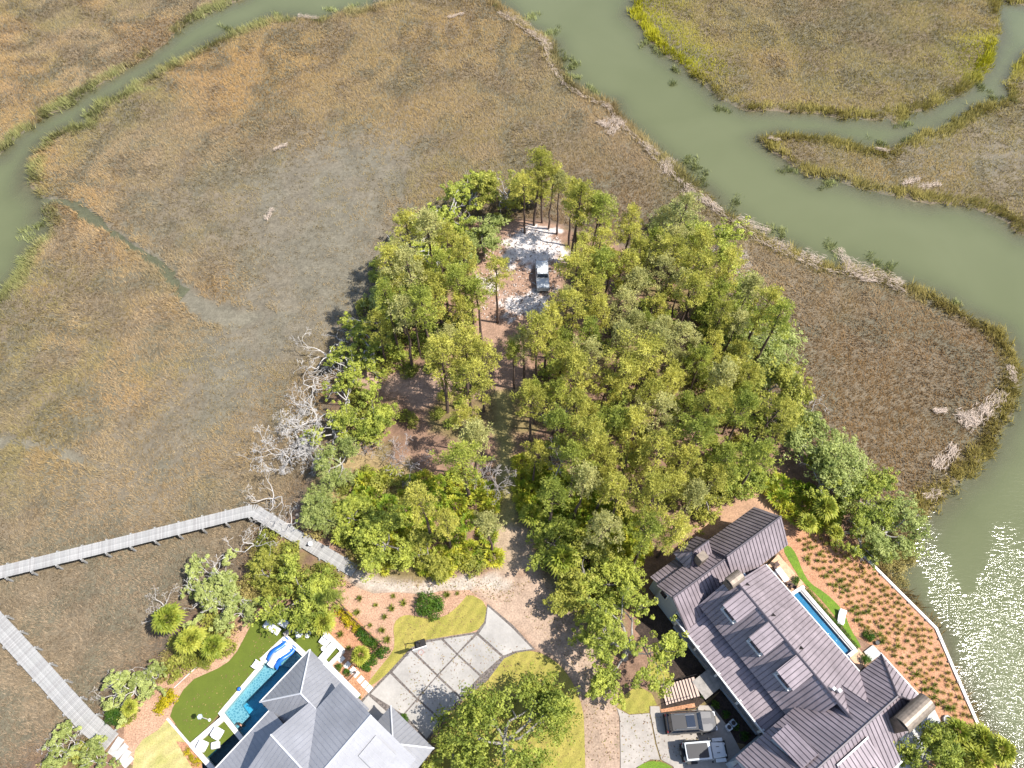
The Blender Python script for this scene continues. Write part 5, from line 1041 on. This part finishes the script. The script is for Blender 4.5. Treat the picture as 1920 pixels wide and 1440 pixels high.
# ------------------------------------------------------------------ garden planting
TUFTS = [tuft_proto(700+i, 42, .42, .022, (.3, 1.25), M['garden']) for i in range(4)]; TUFG = [tuft_proto(710+i, 46, .5, .024, (.3, 1.2), M['gardengreen']) for i in range(3)]
gp = poisson([(1492,1006),(1540,1008),(1590,1030),(1618,1052),(1688,1122),(1748,1186),(1784,1266),(1822,1352),(1790,1345),(1740,1310),(1700,1262),(1660,1215),(1622,1190),(1602,1160),(1588,1138),(1552,1095),(1518,1060)], 1.1, .53, 290, 61)
gn = [at(a, b, 1.1) for a, b in ((1520,1040),(1560,1080),(1575,1110),(1610,1150),(1650,1190),(1690,1210),(1700,1255),(1745,1300),(1770,1320))]
for x, y in gp:
    g = any((x-q.x)**2+(y-q.y)**2 < 1.1 for q in gn) and rng.random() < .75; k = (TUFG if g else TUFTS)[rng.randrange(3)]
    o = link('ornamental_grass', k, None, (x, y, 1.03), rng.uniform(0, 6.28), rng.uniform(.65, 1.1)*(1.2 if g else 1))  # a clump of ornamental grass
    tag(o, 'greener fuller grass clump among the planted rows on the garden mulch' if g else 'small tan-green grass clump planted in rows on the garden mulch', 'grass clump', 'greener garden grasses' if g else 'garden grasses')
for i, (a_, b2) in enumerate([(675,1123),(705,1135),(738,1118),(735,1142),(670,1150),(722,1158),(695,1173),(717,1182),(727,1200),(757,1132),(838,1117),(858,1114),(640,1190),(598+10,1213),(655,1215)]):
    p = at(a_, b2, 1.04); tag(link('ornamental_grass', TUFG[i % 3], None, p, i, rng.uniform(.8, 1.35)), 'green grass clump on the pale mulch between the fence and the lawn' if i < 12 else 'tiny grass clump on the mulch inside the brown fence', 'grass clump', 'grasses on the pale mulch' if i < 12 else 'grasses inside the brown fence')
YEL = [bush_proto(640+i, .5, .75, 16, 26, .07, M['yellow'], .26) for i in range(2)]; GLO = [bush_proto(650+i, .6, .8, 20, 30, .08, M['shrubgreen'], .3) for i in range(2)]
ROUND = bush_proto(660, .8, 1.3, 70, 40, .05, M['shrubgreen'], .34); BIGB = bush_proto(661, 1.4, 1.5, 60, 40, .09, M['shrubgreen'], .45)
def bush(pro, px, py, s, lb, z=1.0, grp=None, nm='shrub'): return place(nm, (('stems', pro[0]), ('leaves', pro[1])), at(px, py, z), s, None, lb, 'shrub', grp)
bush(BIGB, 806, 1138, 1.0, 'round dark green bush on the mulch above the curved lawn')
bush(ROUND, 222, 1342, 1.0, 'clipped round green bush beside the lower boardwalk')
for i, (a_, b2, s) in enumerate([(636,1146,.95),(648,1158,1.0),(658,1168,.95),(668,1178,.9)]): bush(YEL[i % 2], a_, b2, s, 'bright yellow shrub in the row along the brown fence', 1.04, 'yellow shrubs along the fence')
for i, (a_, b2, s) in enumerate([(680,1190,.9),(690,1198,.85),(700,1208,.9)]): bush(GLO[i % 2], a_, b2, s, 'olive shrub at the lower end of the fence row', 1.04, 'olive shrubs along the fence')
bush(GLO[0], 718, 1224, .95, 'green shrub at the outer corner of the brown fence', 1.04); bush(GLO[1], 688, 1246, 1.0, 'leafy green shrub beside the stepping stones', 1.04); bush(GLO[0], 700, 1236, .9, 'leafy green shrub behind the one beside the stepping stones', 1.04); bush(GLO[1], 664, 1306, .8, 'green shrub against the silver roofed house', 1.04)
bush(GLO[0], 636, 1252, .55, 'tiny green shrub near the first stepping stone', 1.04); bush(GLO[1], 650, 1262, .5, 'tiny shrub beside the white pots', 1.04)
for i, (a_, b2) in enumerate([(322,1308),(313,1318),(305,1328)]): bush(YEL[i % 2], a_, b2, 1.2, ('uppermost', 'middle', 'lowest')[i]+' of three bright yellow shrubs on the sandy bank', 1.02)
for i, (a_, b2) in enumerate([(353,1410),(362,1420),(371,1429)]): bush(YEL[i % 2], a_, b2, .62, ('first', 'second', 'third')[i]+' yellow-green ball shrub from the lawn edging below the white wall', 1.05)
bush(GLO[1], 1490, 1089, .65, 'green plant on the tiled terrace above the lap pool', 1.5); bush(GLO[0], 1622, 1238, .7, 'dark green plant on the lower tiled terrace', 1.48); bush(GLO[1], 1627, 1192, .9, 'glossy green shrub between the lawn tip and the garden grasses', 1.03); bush(ROUND, 757, 1350, .5, 'small clipped bush at the porch roof corner', 1.0)
for i, (a_, b2) in enumerate([(1360,1340),(1375,1360),(1395,1380),(1340,1322),(1300,1290),(1320,1300)]): bush(GLO[i % 2], a_, b2, .6, 'dark shrub in the shaded bed beside the parking court', 1.05, 'shrubs of the shaded bed')
hd = []; p, q = at(1511,1102,1.3), at(1607,1214,1.3)
for i in range(90):
    c = p.lerp(q, (i+.5)/90); hd.append((c.x+rng.gauss(0,.1), c.y+rng.gauss(0,.08), 1.25+rng.uniform(-.1,.22)))
Vh, Fh = leaves(hd, [.26]*len(hd), 40, .045, 9, .9); tag(link('hedge', np_mesh('hedge', Vh, Fh, M['shrubgreen'])), 'low clipped hedge between the lap pool and the bright lawn strip', 'hedge')

# ------------------------------------------------------------------ fences
def fence(label, a, b, z, h, m, n=None):
    p, q = at(a[0], a[1], z), at(b[0], b[1], z); d = q-p; L_ = d.length; an = math.atan2(d.y, d.x); e = empty('fence', p, an, label, 'fence'); n = n or int(L_/1.8)
    for i in range(n+1): MB().box((L_*i/n, 0, h/2), (.07, .07, h)).build('post', m, e)
    for zz in (.12, h-.05): MB().box((L_/2, 0, zz), (L_, .045, .045)).build('rail', m, e)
    mb = MB(); k = int(L_/.12)
    for i in range(k): mb.box((L_*(i+.5)/k, 0, h/2), (.016, .016, h-.15))
    tag(mb.build('pickets', m, e), kind='stuff')
fence('brown picket fence between the mulch beds by the pool', (626,1128), (717,1212), 1.0, 1.25, M['brownmetal'])
fence('brown picket fence crossing the stepping stone path', (717,1214), (676,1252), 1.0, 1.2, M['brownmetal']); fence('short brown picket fence against the silver roofed house', (668,1262), (640,1290), 1.0, 1.2, M['brownmetal'])
fence('black railing beside the small dark lawn at the stair', (1228,1290), (1262,1276), 1.0, 1.0, M['iron'])

# ------------------------------------------------------------------ furniture
def lounger(px, py, rz, label, z=1.07, L_=1.95, W_=.72, m='white', group=None):
    e = empty('sun_lounger', at(px, py, z+.3), rz, label, 'lounger', group); e.location.z = z
    MB().rbox((-.12, 0, .3), (L_*.66, W_, .12), .07).build('seat_cushion', M[m], e); M_ = Matrix.Translation((L_*.2, 0, .32)) @ Matrix.Rotation(R(-28), 4, 'Y')
    mb = MB().rbox((0, 0, 0), (L_*.34, W_, .11), .07); mb.v = [tuple(M_ @ Vector((v[0]+L_*.17, v[1], v[2]))) for v in mb.v]; mb.build('back_cushion', M[m], e)
    MB().box((0, 0, .2), (L_*.96, W_*.95, .05)).build('frame', M['trim'], e)
    for x in (-1, 1):
        for y in (-1, 1): MB().box((x*L_*.42, y*W_*.42, .09), (.06, .06, .18)).build('leg', M['trim'], e)
    return e
def chair(px, py, rz, label, z=1.07, s=1.0, m='white'):
    e = empty('lounge_chair', at(px, py, z+.3), rz, label, 'chair'); e.location.z = z; e.scale = (s, s, s)
    MB().rbox((0, 0, .32), (.8, .72, .2), .1).build('seat', M[m], e); MB().rbox((-.38, 0, .5), (.2, .86, .55), .09).build('backrest', M[m], e)
    for y in (-1, 1): MB().rbox((.02, y*.42, .42), (.72, .13, .34), .05).build('armrest', M[m], e)
    for x in (-1, 1):
        for y in (-1, 1): MB().box((x*.3, y*.3, .11), (.06, .06, .22)).build('leg', M['trim'], e)
    return e
def stool(px, py, label, z=1.07, r=.27, h=.42, m='white'):
    e = empty('round_stool', at(px, py, z+h), 0, label, 'stool'); e.location.z = z; MB().cyl((0,0,h-.12), r, .12, 18, r*.93).build('top', M[m], e); MB().cyl((0,0,0), r*.55, h-.12, 14, r*.7).build('base', M[m], e); return e
def table(px, py, rz, label, z, L_, W_, h=.72, m='white', top=.06):
    e = empty('outdoor_table', at(px, py, z+h), rz, label, 'table'); e.location.z = z; MB().rbox((0,0,h-top/2), (L_, W_, top), .04).build('table_top', M[m], e)
    for x in (-1, 1):
        for y in (-1, 1): MB().box((x*(L_/2-.1), y*(W_/2-.08), (h-top)/2), (.07, .07, h-top)).build('leg', M['trim'], e)
    return e
PA = R(53.5)
lounger(509, 1177, PA-R(90)+R(8), 'white sun lounger in dappled light on the upper turf'); lounger(525, 1164, PA-R(90)+R(6), 'white sun lounger in deep shade nearest the broad oak')
table(542, 1183, R(40), 'small grey wooden bench at the head of the pool', 1.1, 1.2, .45, .42, 'woodlow'); chair(560, 1188, R(200), 'white angular chair by the pool head', s=.8); stool(576, 1191, 'larger white round stool on the dining lawn'); stool(580, 1186, 'smaller white round stool behind the larger one', r=.2)
chair(609, 1203, R(-120), 'tall white chair at the dining lawn table', s=.95); stool(606, 1216, 'white round stool beside the long white table', r=.24); table(612, 1225, PA, 'long white table on the dining lawn', 1.07, 2.0, .75, .5, top=.16)
def wave(px, py, rz, L_, W_, m, label, z=.98):
    e = empty('wave_lounger', at(px, py, z+.25), rz, label, 'lounger'); e.location.z = z; mb = MB(); n = 14
    for i in range(n+1):
        t = i/n; x = (t-.5)*L_; zz = .22+.20*math.sin(t*5.6-.4)+.16*t*t; sh = .12*math.sin(t*6.2)
        for y, dz in ((-W_/2, 0), (W_/2, 0), (W_/2, -.12), (-W_/2, -.12)): mb.v.append((x, y+sh, zz+dz))
    for i in range(n):
        a = 4*i
        for k in range(4): mb.f.append((a+k, a+(k+1) % 4, a+4+(k+1) % 4, a+4+k))
    mb.f += [(0,1,2,3), (4*n+3,4*n+2,4*n+1,4*n)]; mb.build('shell', M[m], e, True, True)
    for x in (-.3, .32): MB().box((x*L_, 0, .08), (.12, W_*.8, .3)).build('foot', M[m], e)
wave(520, 1217, PA, 2.7, .5, 'blue', 'blue wave-shaped lounger along the pool wall'); wave(534, 1232, PA, 2.6, .5, 'blue', 'blue wave-shaped lounger at the water side of the pool ledge'); wave(527, 1224, PA, 2.7, .85, 'white', 'white wave-shaped lounger between the two blue ones')
tag(MB().rbox((at(509,1243,1.4).x, at(509,1243,1.4).y, 1.2), (.7,.6,.5), .08, PA).build('pool_cube', M['white']), 'white cube seat standing at the edge of the pool ledge', 'seat')
chair(480, 1246, R(150), 'white seat cushion pair on the coping step by the pool', s=.8)
chair(409, 1376, R(-25), 'largest white lounge chair on the lounge lawn', s=1.0); chair(381, 1399, R(-20), 'white lounge chair in the corner of the low wall', s=.92)
tag(MB().rbox((at(403,1397,1.4).x, at(403,1397,1.4).y, 1.25), (.75,.6,.36), .1, R(12)).build('ottoman', M['white']), 'white square ottoman between the lounge chairs', 'ottoman')
e = empty('garden_pole', at(393,1350,1.06), 0, 'thin white pole with a pale blue hexagonal head on the turf', 'pole'); MB().tube([(0,0,0),(0,0,2.5)], [.035,.03], 6).build('pole', M['trim'], e); MB().cyl((0,0,2.46), .26, .12, 6, .22).build('head', M['wallblue'], e); MB().cyl((0,0,0), .14, .05, 10).build('base', M['trim'], e)
p = at(448,1292,1.3); bpy.ops.mesh.primitive_uv_sphere_add(radius=.2, segments=16, ring_count=10, location=(p.x, p.y, 1.26)); o = bpy.context.object; o.name = 'ball'; o.data.materials.append(M['blue']); tag(o, 'small blue ball beside the pool coping', 'ball')
lounger(1578, 1157, R(68), 'white sun lounger alone on the bright garden lawn', 1.05, 1.5, .7)
table(1467, 1077, R(-62), 'white dining table on the tiled terrace', 1.5, 1.5, .65); stool(1456, 1074, 'white round seat beside the terrace table', 1.5, .25)
def dchair(px, py, rz, label, z=1.5, m='brownmetal'):
    e = empty('dining_chair', at(px, py, z+.4), rz, label, 'chair'); e.location.z = z; MB().box((0,0,.43), (.42,.42,.04)).build('seat', M[m], e); MB().box((-.2,0,.68), (.04,.42,.42)).build('backrest', M[m], e)
    for x in (-1, 1):
        for y in (-1, 1): MB().box((x*.18, y*.18, .21), (.04, .04, .42)).build('leg', M[m], e)
dchair(1457, 1058, R(-60), 'dark chair at the house end of the terrace table'); dchair(1453, 1066, R(10), 'dark chair behind the white round seat'); dchair(1480, 1094, R(120), 'dark chair at the pool end of the terrace table'); dchair(1488, 1100, R(150), 'dark chair nearest the lap pool')
e = empty('planter', at(1644,1206,1.1), 0, 'small dark round pot on the garden mulch', 'pot'); MB().cyl((0,0,-.08), .16, .3, 12, .22).build('pot', M['iron'], e); MB().cyl((0,0,.18), .19, .03, 12).build('soil', M['mulch_dark'], e)
e = empty('stone_ring', at(1776,1351,1.03), 0, 'round stone fire ring on the mulch at the garden foot', 'fire ring')
for i in range(12):
    a = i*math.pi/6; MB().rbox((.38*math.cos(a), .38*math.sin(a), .14), (.16,.2,.3), .04, a).build('stone', M['pad'], e)
MB().cyl((0,0,0), .3, .06, 14).build('ash', M['iron'], e)
for i, (a_, b2, rz) in enumerate([(1698,1392,-62),(1688,1402,-62)]): lounger(a_, b2, R(rz), ('white slatted lounger nearer the barrel chimney', 'white slatted lounger nearer the roof edge')[i]+' on the stone terrace', 1.17, 1.5, .5)
chair(1748, 1387, R(200), 'blue-grey chair in the shade on the stone terrace', 1.17, .9, 'wallblue'); chair(1724, 1392, R(30), 'pale chair beside the leafy oak on the stone terrace', 1.17, .8); table(1676, 1432, R(-56), 'white table under the twigs at the bottom of the stone terrace', 1.17, .9, .7)
for i, (a_, b2, m_) in enumerate([(1366,1364,'white'), (1374,1356,'wallblue')]):
    e = empty('utility_box', at(a_, b2, 1.4), R(-56), ('white', 'pale blue')[i]+' utility box in the shaded bed by the parking court', 'utility box'); e.location.z = 1.04; MB().rbox((0,0,.3), (.6,.5,.6), .05).build('cabinet', M[m_], e); MB().cyl((0,0,.6), .2, .03, 14).build('grille', M['iron'], e)
for i, (a_, b2) in enumerate([(622,1256),(629,1261),(636,1266),(641,1270)]):
    e = empty('flower_pot', at(a_, b2, 1.2), 0, 'white pot in the row against the silver roofed house', 'pot', 'white pots'); e.location.z = 1.04; MB().cyl((0,0,0), .12, .28, 12, .17).build('pot', M['white'], e); MB().cyl((0,0,.25), .14, .03, 12).build('soil', M['mulch_dark'], e)
# portable basketball hoop on the pale driveway
e = empty('basketball_hoop', at(789,1208,1.1), R(-72), 'portable basketball hoop at the edge of the pale driveway', 'basketball hoop'); e.location.z = 1.085
MB().rbox((0,0,.14), (.75,1.0,.28), .1).build('base', M['iron'], e); MB().tube([(-.1,0,.2),(.1,0,1.6),(.35,0,2.7)], [.06,.05,.05], 8).build('pole', M['iron'], e); MB().tube([(.3,0,2.4),(1.05,0,2.85)], [.04,.04], 6).build('arm', M['iron'], e)
bb = MB().box((1.1,0,3.05), (.06,1.35,.85)).build('backboard', M['trim'], e); MB().box((1.1,0,3.49), (.09,1.4,.06)).build('board_frame', M['coping'], bb)
M['rim'] = mat('rim_red', (.45, .06, .04), .5, .05, 3); n = 18
ring = [(1.4+.23*math.cos(2*math.pi*k/n), .23*math.sin(2*math.pi*k/n), 2.98) for k in range(n+1)]; MB().tube(ring, [.014]*(n+1), 5).build('rim', M['rim'], e); net = MB()
for k in range(12):
    a = 2*math.pi*k/12; net.tube([(1.4+.22*math.cos(a), .22*math.sin(a), 2.97), (1.4+.12*math.cos(a+.5), .12*math.sin(a+.5), 2.58)], [.006,.006], 3); net.tube([(1.4+.22*math.cos(a), .22*math.sin(a), 2.97), (1.4+.12*math.cos(a-.5), .12*math.sin(a-.5), 2.58)], [.006,.006], 3)
net.build('net', M['white'], e)
for y in (-1, 1): MB().tube([(-.3,y*.42,.1),(-.3,y*.5,.1)], [.1,.1], 10).build('wheel', M['iron'], e)
# swimmer leaning on the pool shelf
def skin_body(name, joints, edges, radii, m, parent):
    me = bpy.data.meshes.new(name); me.from_pydata(joints, edges, []); o = link(name, me, parent); md = o.modifiers.new('skin', 'SKIN'); sv = me.skin_vertices[0].data
    for i, r_ in enumerate(radii): sv[i].radius = (r_, r_); sv[i].use_root = (i == 0)
    o.modifiers.new('sub', 'SUBSURF').levels = 1; dg = bpy.context.evaluated_depsgraph_get(); m2 = bpy.data.meshes.new_from_object(o.evaluated_get(dg)); o.modifiers.clear(); o.data = m2; m2.materials.clear(); m2.materials.append(m); m2.polygons.foreach_set('use_smooth', [True]*len(m2.polygons)); return o
M['skin'] = mat('skin', (.55, .29, .19), .6, .05, 4); M['hair'] = mat('hair', (.03, .02, .015), .7, .1, 8)
e = empty('person', at(450,1358,1.0), PA+R(180), 'bare-shouldered swimmer with dark hair leaning on the pool shelf edge', 'person'); e.location.z = .12
skin_body('body', [(0,0,.35),(0,0,.62),(0,0,.86),(.02,0,1.0),(.03,0,1.16),(0,.2,.88),(.12,.36,.74),(.34,.3,.78),(.44,.26,.79),(0,-.2,.88),(.12,-.36,.74),(.34,-.3,.78),(.44,-.26,.79),(0,.11,.12),(-.1,.12,-.3),(0,-.11,.12),(-.1,-.12,-.3)],
          [(0,1),(1,2),(2,3),(3,4),(2,5),(5,6),(6,7),(7,8),(2,9),(9,10),(10,11),(11,12),(0,13),(13,14),(0,15),(15,16)], [.15,.14,.15,.06,.105,.065,.05,.04,.03,.065,.05,.04,.03,.09,.06,.09,.06], M['skin'], e)
bpy.ops.mesh.primitive_uv_sphere_add(radius=.125, segments=14, ring_count=9); o = bpy.context.object; o.name = 'hair'; o.data.materials.append(M['hair']); o.parent = e; o.location = (-.015, 0, 1.2); o.scale = (1, .92, .95)

# ------------------------------------------------------------------ vehicles (local x is forward)
M['tyre'] = mat('tyre', (.02,.02,.02), .9, .1, 5); M['rimm'] = mat('alloy', (.35,.35,.36), .3, .05, 3, metal=.8); M['lamp'] = mat('headlamp', (.75,.76,.78), .1, .03, 3, spec=.8); M['tail'] = mat('tail_lamp', (.35,.02,.02), .2, .05, 3)
M['charcoal'] = mat('charcoal_paint', (.13,.125,.125), .25, .05, .6, spec=.6); M['whitepaint'] = mat('white_paint_car', (.62,.64,.65), .25, .03, .6, spec=.6); M['blacktop'] = mat('black_roof', (.018,.017,.02), .45, .1, 2); M['blackplastic'] = mat('black_plastic', (.03,.03,.03), .7, .1, 4)
def loft(mb, st_):
    "closed skin through stations (x, half width, z low, z high, tuck)"
    rows = []
    for x, w, z0, z1, tk in st_:
        ring = [(-w*.92, z0), (w*.92, z0), (w, z0+(z1-z0)*.35), (w*.985, z1-(z1-z0)*.22), (w*tk, z1), (-w*tk, z1), (-w*.985, z1-(z1-z0)*.22), (-w, z0+(z1-z0)*.35)]; rows.append([(x, y, z) for y, z in ring])
    n0 = len(mb.v); k = 8
    for r_ in rows: mb.v += r_
    for i in range(len(rows)-1):
        for j in range(k): mb.f.append((n0+i*k+j, n0+i*k+(j+1) % k, n0+(i+1)*k+(j+1) % k, n0+(i+1)*k+j))
    mb.f.append(tuple(n0+j for j in range(k))); mb.f.append(tuple(n0+(len(rows)-1)*k+j for j in range(k))[::-1]); return mb
def wheels(e, xs, w, r):
    for x in xs:
        for y in (-1, 1):
            t = MB().tube([(x, y*(w-.24), r), (x, y*w, r)], [r, r], 20).build('wheel', M['tyre'], e); MB().tube([(x, y*(w-.02), r), (x, y*(w+.012), r)], [r*.62, r*.55], 14).build('rim', M['rimm'], t)
def cabin(e, st_, m_roof, zroof, paint):
    "glasshouse with pillars: lower ring and roof ring given as (x, half width, z)"
    lo, hi = st_; mb = MB(); L4 = [(lo[0], -lo[2], lo[3]), (lo[1], -lo[2], lo[3]), (lo[1], lo[2], lo[3]), (lo[0], lo[2], lo[3])]; U4 = [(hi[0], -hi[2], hi[3]), (hi[1], -hi[2], hi[3]), (hi[1], hi[2], hi[3]), (hi[0], hi[2], hi[3])]
    names = ('side_window', 'windshield', 'side_window', 'rear_window')
    for i in range(4):
        j = (i+1) % 4; MB().add([L4[i], L4[j], U4[j], U4[i]], [(0,1,2,3)]).build(names[i], M['glass'], e); MB().tube([L4[i], U4[i]], [.055,.05], 6).build('pillar', paint, e)
    return MB().rbox(((hi[0]+hi[1])/2, 0, hi[3]+.025), (hi[1]-hi[0]+.12, hi[2]*2+.1, .07), .12).build('roof', m_roof, e)
def suv(px, py, rz, label):
    e = empty('parked_suv', at(px, py, 1.07+.9), rz, label, 'car'); e.location.z = 1.07; p = M['charcoal']
    loft(MB(), [(-2.36,.80,.42,.95,.85),(-2.28,.92,.34,1.08,.88),(-1.2,.95,.32,1.12,.9),(.75,.95,.32,1.12,.9),(.95,.94,.32,1.10,.9),(1.9,.92,.34,1.03,.86),(2.25,.86,.38,.92,.8),(2.36,.70,.44,.78,.8)]).build('body', p, e, False, True)
    r_ = cabin(e, ((-2.2,.98,.86,1.08),(-1.95,.35,.70,1.74)), M['blacktop'], 1.74, p)
    MB().rbox((-.25,0,1.815), (.8,1.0,.03), .08).build('sunroof', M['glass'], r_); MB().box((-.25,.52,1.82), (.86,.03,.04)).build('sunroof_edge', M['rimm'], r_); MB().box((-.25,-.52,1.82), (.86,.03,.04)).build('sunroof_edge', M['rimm'], r_)
    for y in (-.62,.62): MB().tube([(-1.8,y,1.78),(-1.7,y,1.88),(.1,y,1.88),(.25,y,1.78)], [.025]*4, 5).build('roof_rail', M['rimm'], e)
    wheels(e, (-1.45,1.42), .95, .38)
    for y in (-1, 1):
        MB().rbox((2.2,y*.62,.84), (.3,.38,.14), .05).build('headlight', M['lamp'], e); MB().rbox((-2.33,y*.7,1.0), (.1,.2,.3), .03).build('tail_light', M['tail'], e); MB().rbox((.72,y*1.06,1.16), (.16,.2,.15), .04).build('mirror', M['blackplastic'], e)
    MB().rbox((2.34,0,.5), (.16,1.6,.2), .06).build('bumper', M['blackplastic'], e); MB().rbox((-2.38,0,.5), (.16,1.7,.2), .06).build('bumper', M['blackplastic'], e); MB().box((1.55,0,1.085), (1.1,.5,.03), 0).build('hood_scoop', p, e)
suv(1296, 1354, R(3), 'dark grey SUV with a sunroof on the parking court')
def offroader(px, py, rz, label):
    e = empty('off_road_car', at(px, py, 1.07+.9), rz, label, 'car'); e.location.z = 1.07; p = M['whitepaint']
    loft(MB(), [(-1.98,.74,.5,1.1,.96),(-1.92,.78,.46,1.18,.96),(.62,.78,.46,1.18,.96),(.7,.76,.48,1.14,.94)]).build('body', p, e, False, True)
    loft(MB(), [(.66,.70,.5,1.13,.9),(1.7,.62,.5,1.06,.88),(1.86,.60,.5,1.02,.86)]).build('hood', p, e, False, True)
    r_ = cabin(e, ((-1.94,.64,.76,1.18),(-1.88,.32,.70,1.78)), p, 1.78, p); MB().rbox((-.85,0,1.855), (1.95,1.2,.05), .1).build('black_top_panel', M['blacktop'], r_)
    for x in (-1.3, 1.35):
        for y in (-1, 1): MB().rbox((x, y*.84, .86), (.98,.3,.1), .05).build('fender', M['blackplastic'] if x < 0 else p, e)
    wheels(e, (-1.3,1.35), .94, .40); sp_ = MB().tube([(-2.0,0,1.0),(-2.24,0,1.0)], [.38,.38], 20).build('spare_wheel', M['tyre'], e); MB().tube([(-2.23,0,1.0),(-2.26,0,1.0)], [.2,.18], 12).build('rim', M['rimm'], sp_)
    MB().box((1.88,0,.8), (.05,.9,.36)).build('grille', M['blackplastic'], e); MB().rbox((2.02,0,.58), (.18,1.5,.18), .05).build('bumper', M['blackplastic'], e); MB().rbox((-2.05,0,.55), (.16,1.5,.18), .05).build('bumper', M['blackplastic'], e)
    for y in (-1, 1):
        MB().tube([(1.88,y*.46,.88),(1.94,y*.46,.88)], [.11,.11], 12).build('headlight', M['lamp'], e); MB().rbox((.5,y*.95,1.2), (.12,.18,.16), .04).build('mirror', M['blackplastic'], e); MB().box((1.2,y*.25,1.115), (.28,.05,.02)).build('hood_vent', M['blackplastic'], e); MB().box((-2.0,y*.7,.95), (.06,.14,.22)).build('tail_light', M['tail'], e)
offroader(1321, 1408, R(4), 'white off-road car with a black roof panel on the parking court')
def pickup(px, py, rz, label):
    e = empty('pickup_truck', at(px, py, 1.0+1.0), rz, label, 'truck'); e.location.z = 1.0; e.scale = (.9, .9, .9); p = M['whitepaint']
    loft(MB(), [(.85,.98,.45,1.2,.92),(1.1,.98,.42,1.22,.9),(2.3,.96,.42,1.16,.86),(2.62,.90,.45,1.08,.82),(2.72,.75,.5,.95,.8)]).build('hood', p, e, False, True)
    loft(MB(), [(-.75,.98,.42,1.22,.94),(.9,.98,.42,1.22,.94)]).build('body', p, e, False, True); cabin(e, ((-.72,1.15,.9,1.2),(-.55,.45,.74,1.85)), p, 1.85, p)
    bed = loft(MB(), [(-2.7,.95,.5,1.2,.95),(-.8,.97,.5,1.22,.95)]).build('bed', p, e, False, True); MB().box((-1.75,0,1.235), (1.8,1.7,.05)).build('bed_cover', p, bed); MB().box((-.78,0,1.0), (.05,1.8,.5)).build('gap', M['blackplastic'], e)
    wheels(e, (-1.8,1.75), .98, .4)
    for y in (-1, 1): MB().rbox((2.62,y*.72,.98), (.2,.34,.2), .05).build('headlight', M['lamp'], e); MB().rbox((.95,y*1.14,1.3), (.14,.26,.2), .04).build('mirror', M['blackplastic'], e)
    MB().rbox((2.76,0,.6), (.14,1.7,.22), .05).build('bumper', M['blackplastic'], e)
pickup(1017, 514, R(91), 'white pickup truck parked nose out in the sandy clearing')
p = at(1232,512,1.2); bpy.context.view_layer.update()

# fallen leaves and pine straw blown over drives, lawns and roofs' edges: nobody could count it
lx, ly, lz = [], [], []
for pl, z, n in (([(780,1200),(900,1190),(990,1215),(900,1280),(830,1350),(740,1330)], 1.10, 420), ([(900,1290),(960,1230),(1050,1260),(1090,1340),(1090,1430),(860,1430)], 1.06, 520), ([(1020,1090),(1110,1150),(1160,1300),(1160,1430),(1095,1430),(1080,1260),(980,1150)], 1.05, 700), ([(1160,1335),(1330,1330),(1350,1360),(1250,1430),(1165,1430)], 1.10, 260), ([(670,1090),(900,1085),(1000,1090),(960,1130),(800,1110)], 1.05, 420), ([(745,1160),(880,1130),(905,1160),(830,1190),(750,1220)], 1.06, 200), ([(330,1330),(450,1240),(490,1180),(530,1190),(420,1320),(360,1380)], 1.085, 160)):
    q = poisson(pl, z, .05, n, n, (), 6); lx += [p[0] for p in q]; ly += [p[1] for p in q]; lz += [z]*len(q)
lx, ly, lz = map(np.array, (lx, ly, lz)); k = len(lx); an_ = rs.uniform(0, 6.28, k); sz = rs.uniform(.04, .11, k); ux, uy = np.cos(an_), np.sin(an_)
Vl = np.empty((k, 4, 3)); Vl[:, 0] = np.stack([lx-ux*sz, ly-uy*sz, lz], -1); Vl[:, 1] = np.stack([lx-uy*sz*.4, ly+ux*sz*.4, lz+.02], -1); Vl[:, 2] = np.stack([lx+ux*sz, ly+uy*sz, lz+.01], -1); Vl[:, 3] = np.stack([lx+uy*sz*.4, ly-ux*sz*.4, lz+.015], -1)
cl_ = np.array([(.22, .13, .07), (.14, .08, .045), (.30, .22, .08), (.17, .16, .05)])[rs.randint(0, 4, k)]
o = link('leaf_litter', np_mesh('leaf_litter', Vl.reshape(-1, 3), np.arange(k*4).reshape(-1, 4), M['straw'], np.repeat(cl_, 4, 0)))
tag(o, 'brown fallen leaves scattered over the drives and lawns', 'leaf litter', kind='stuff')
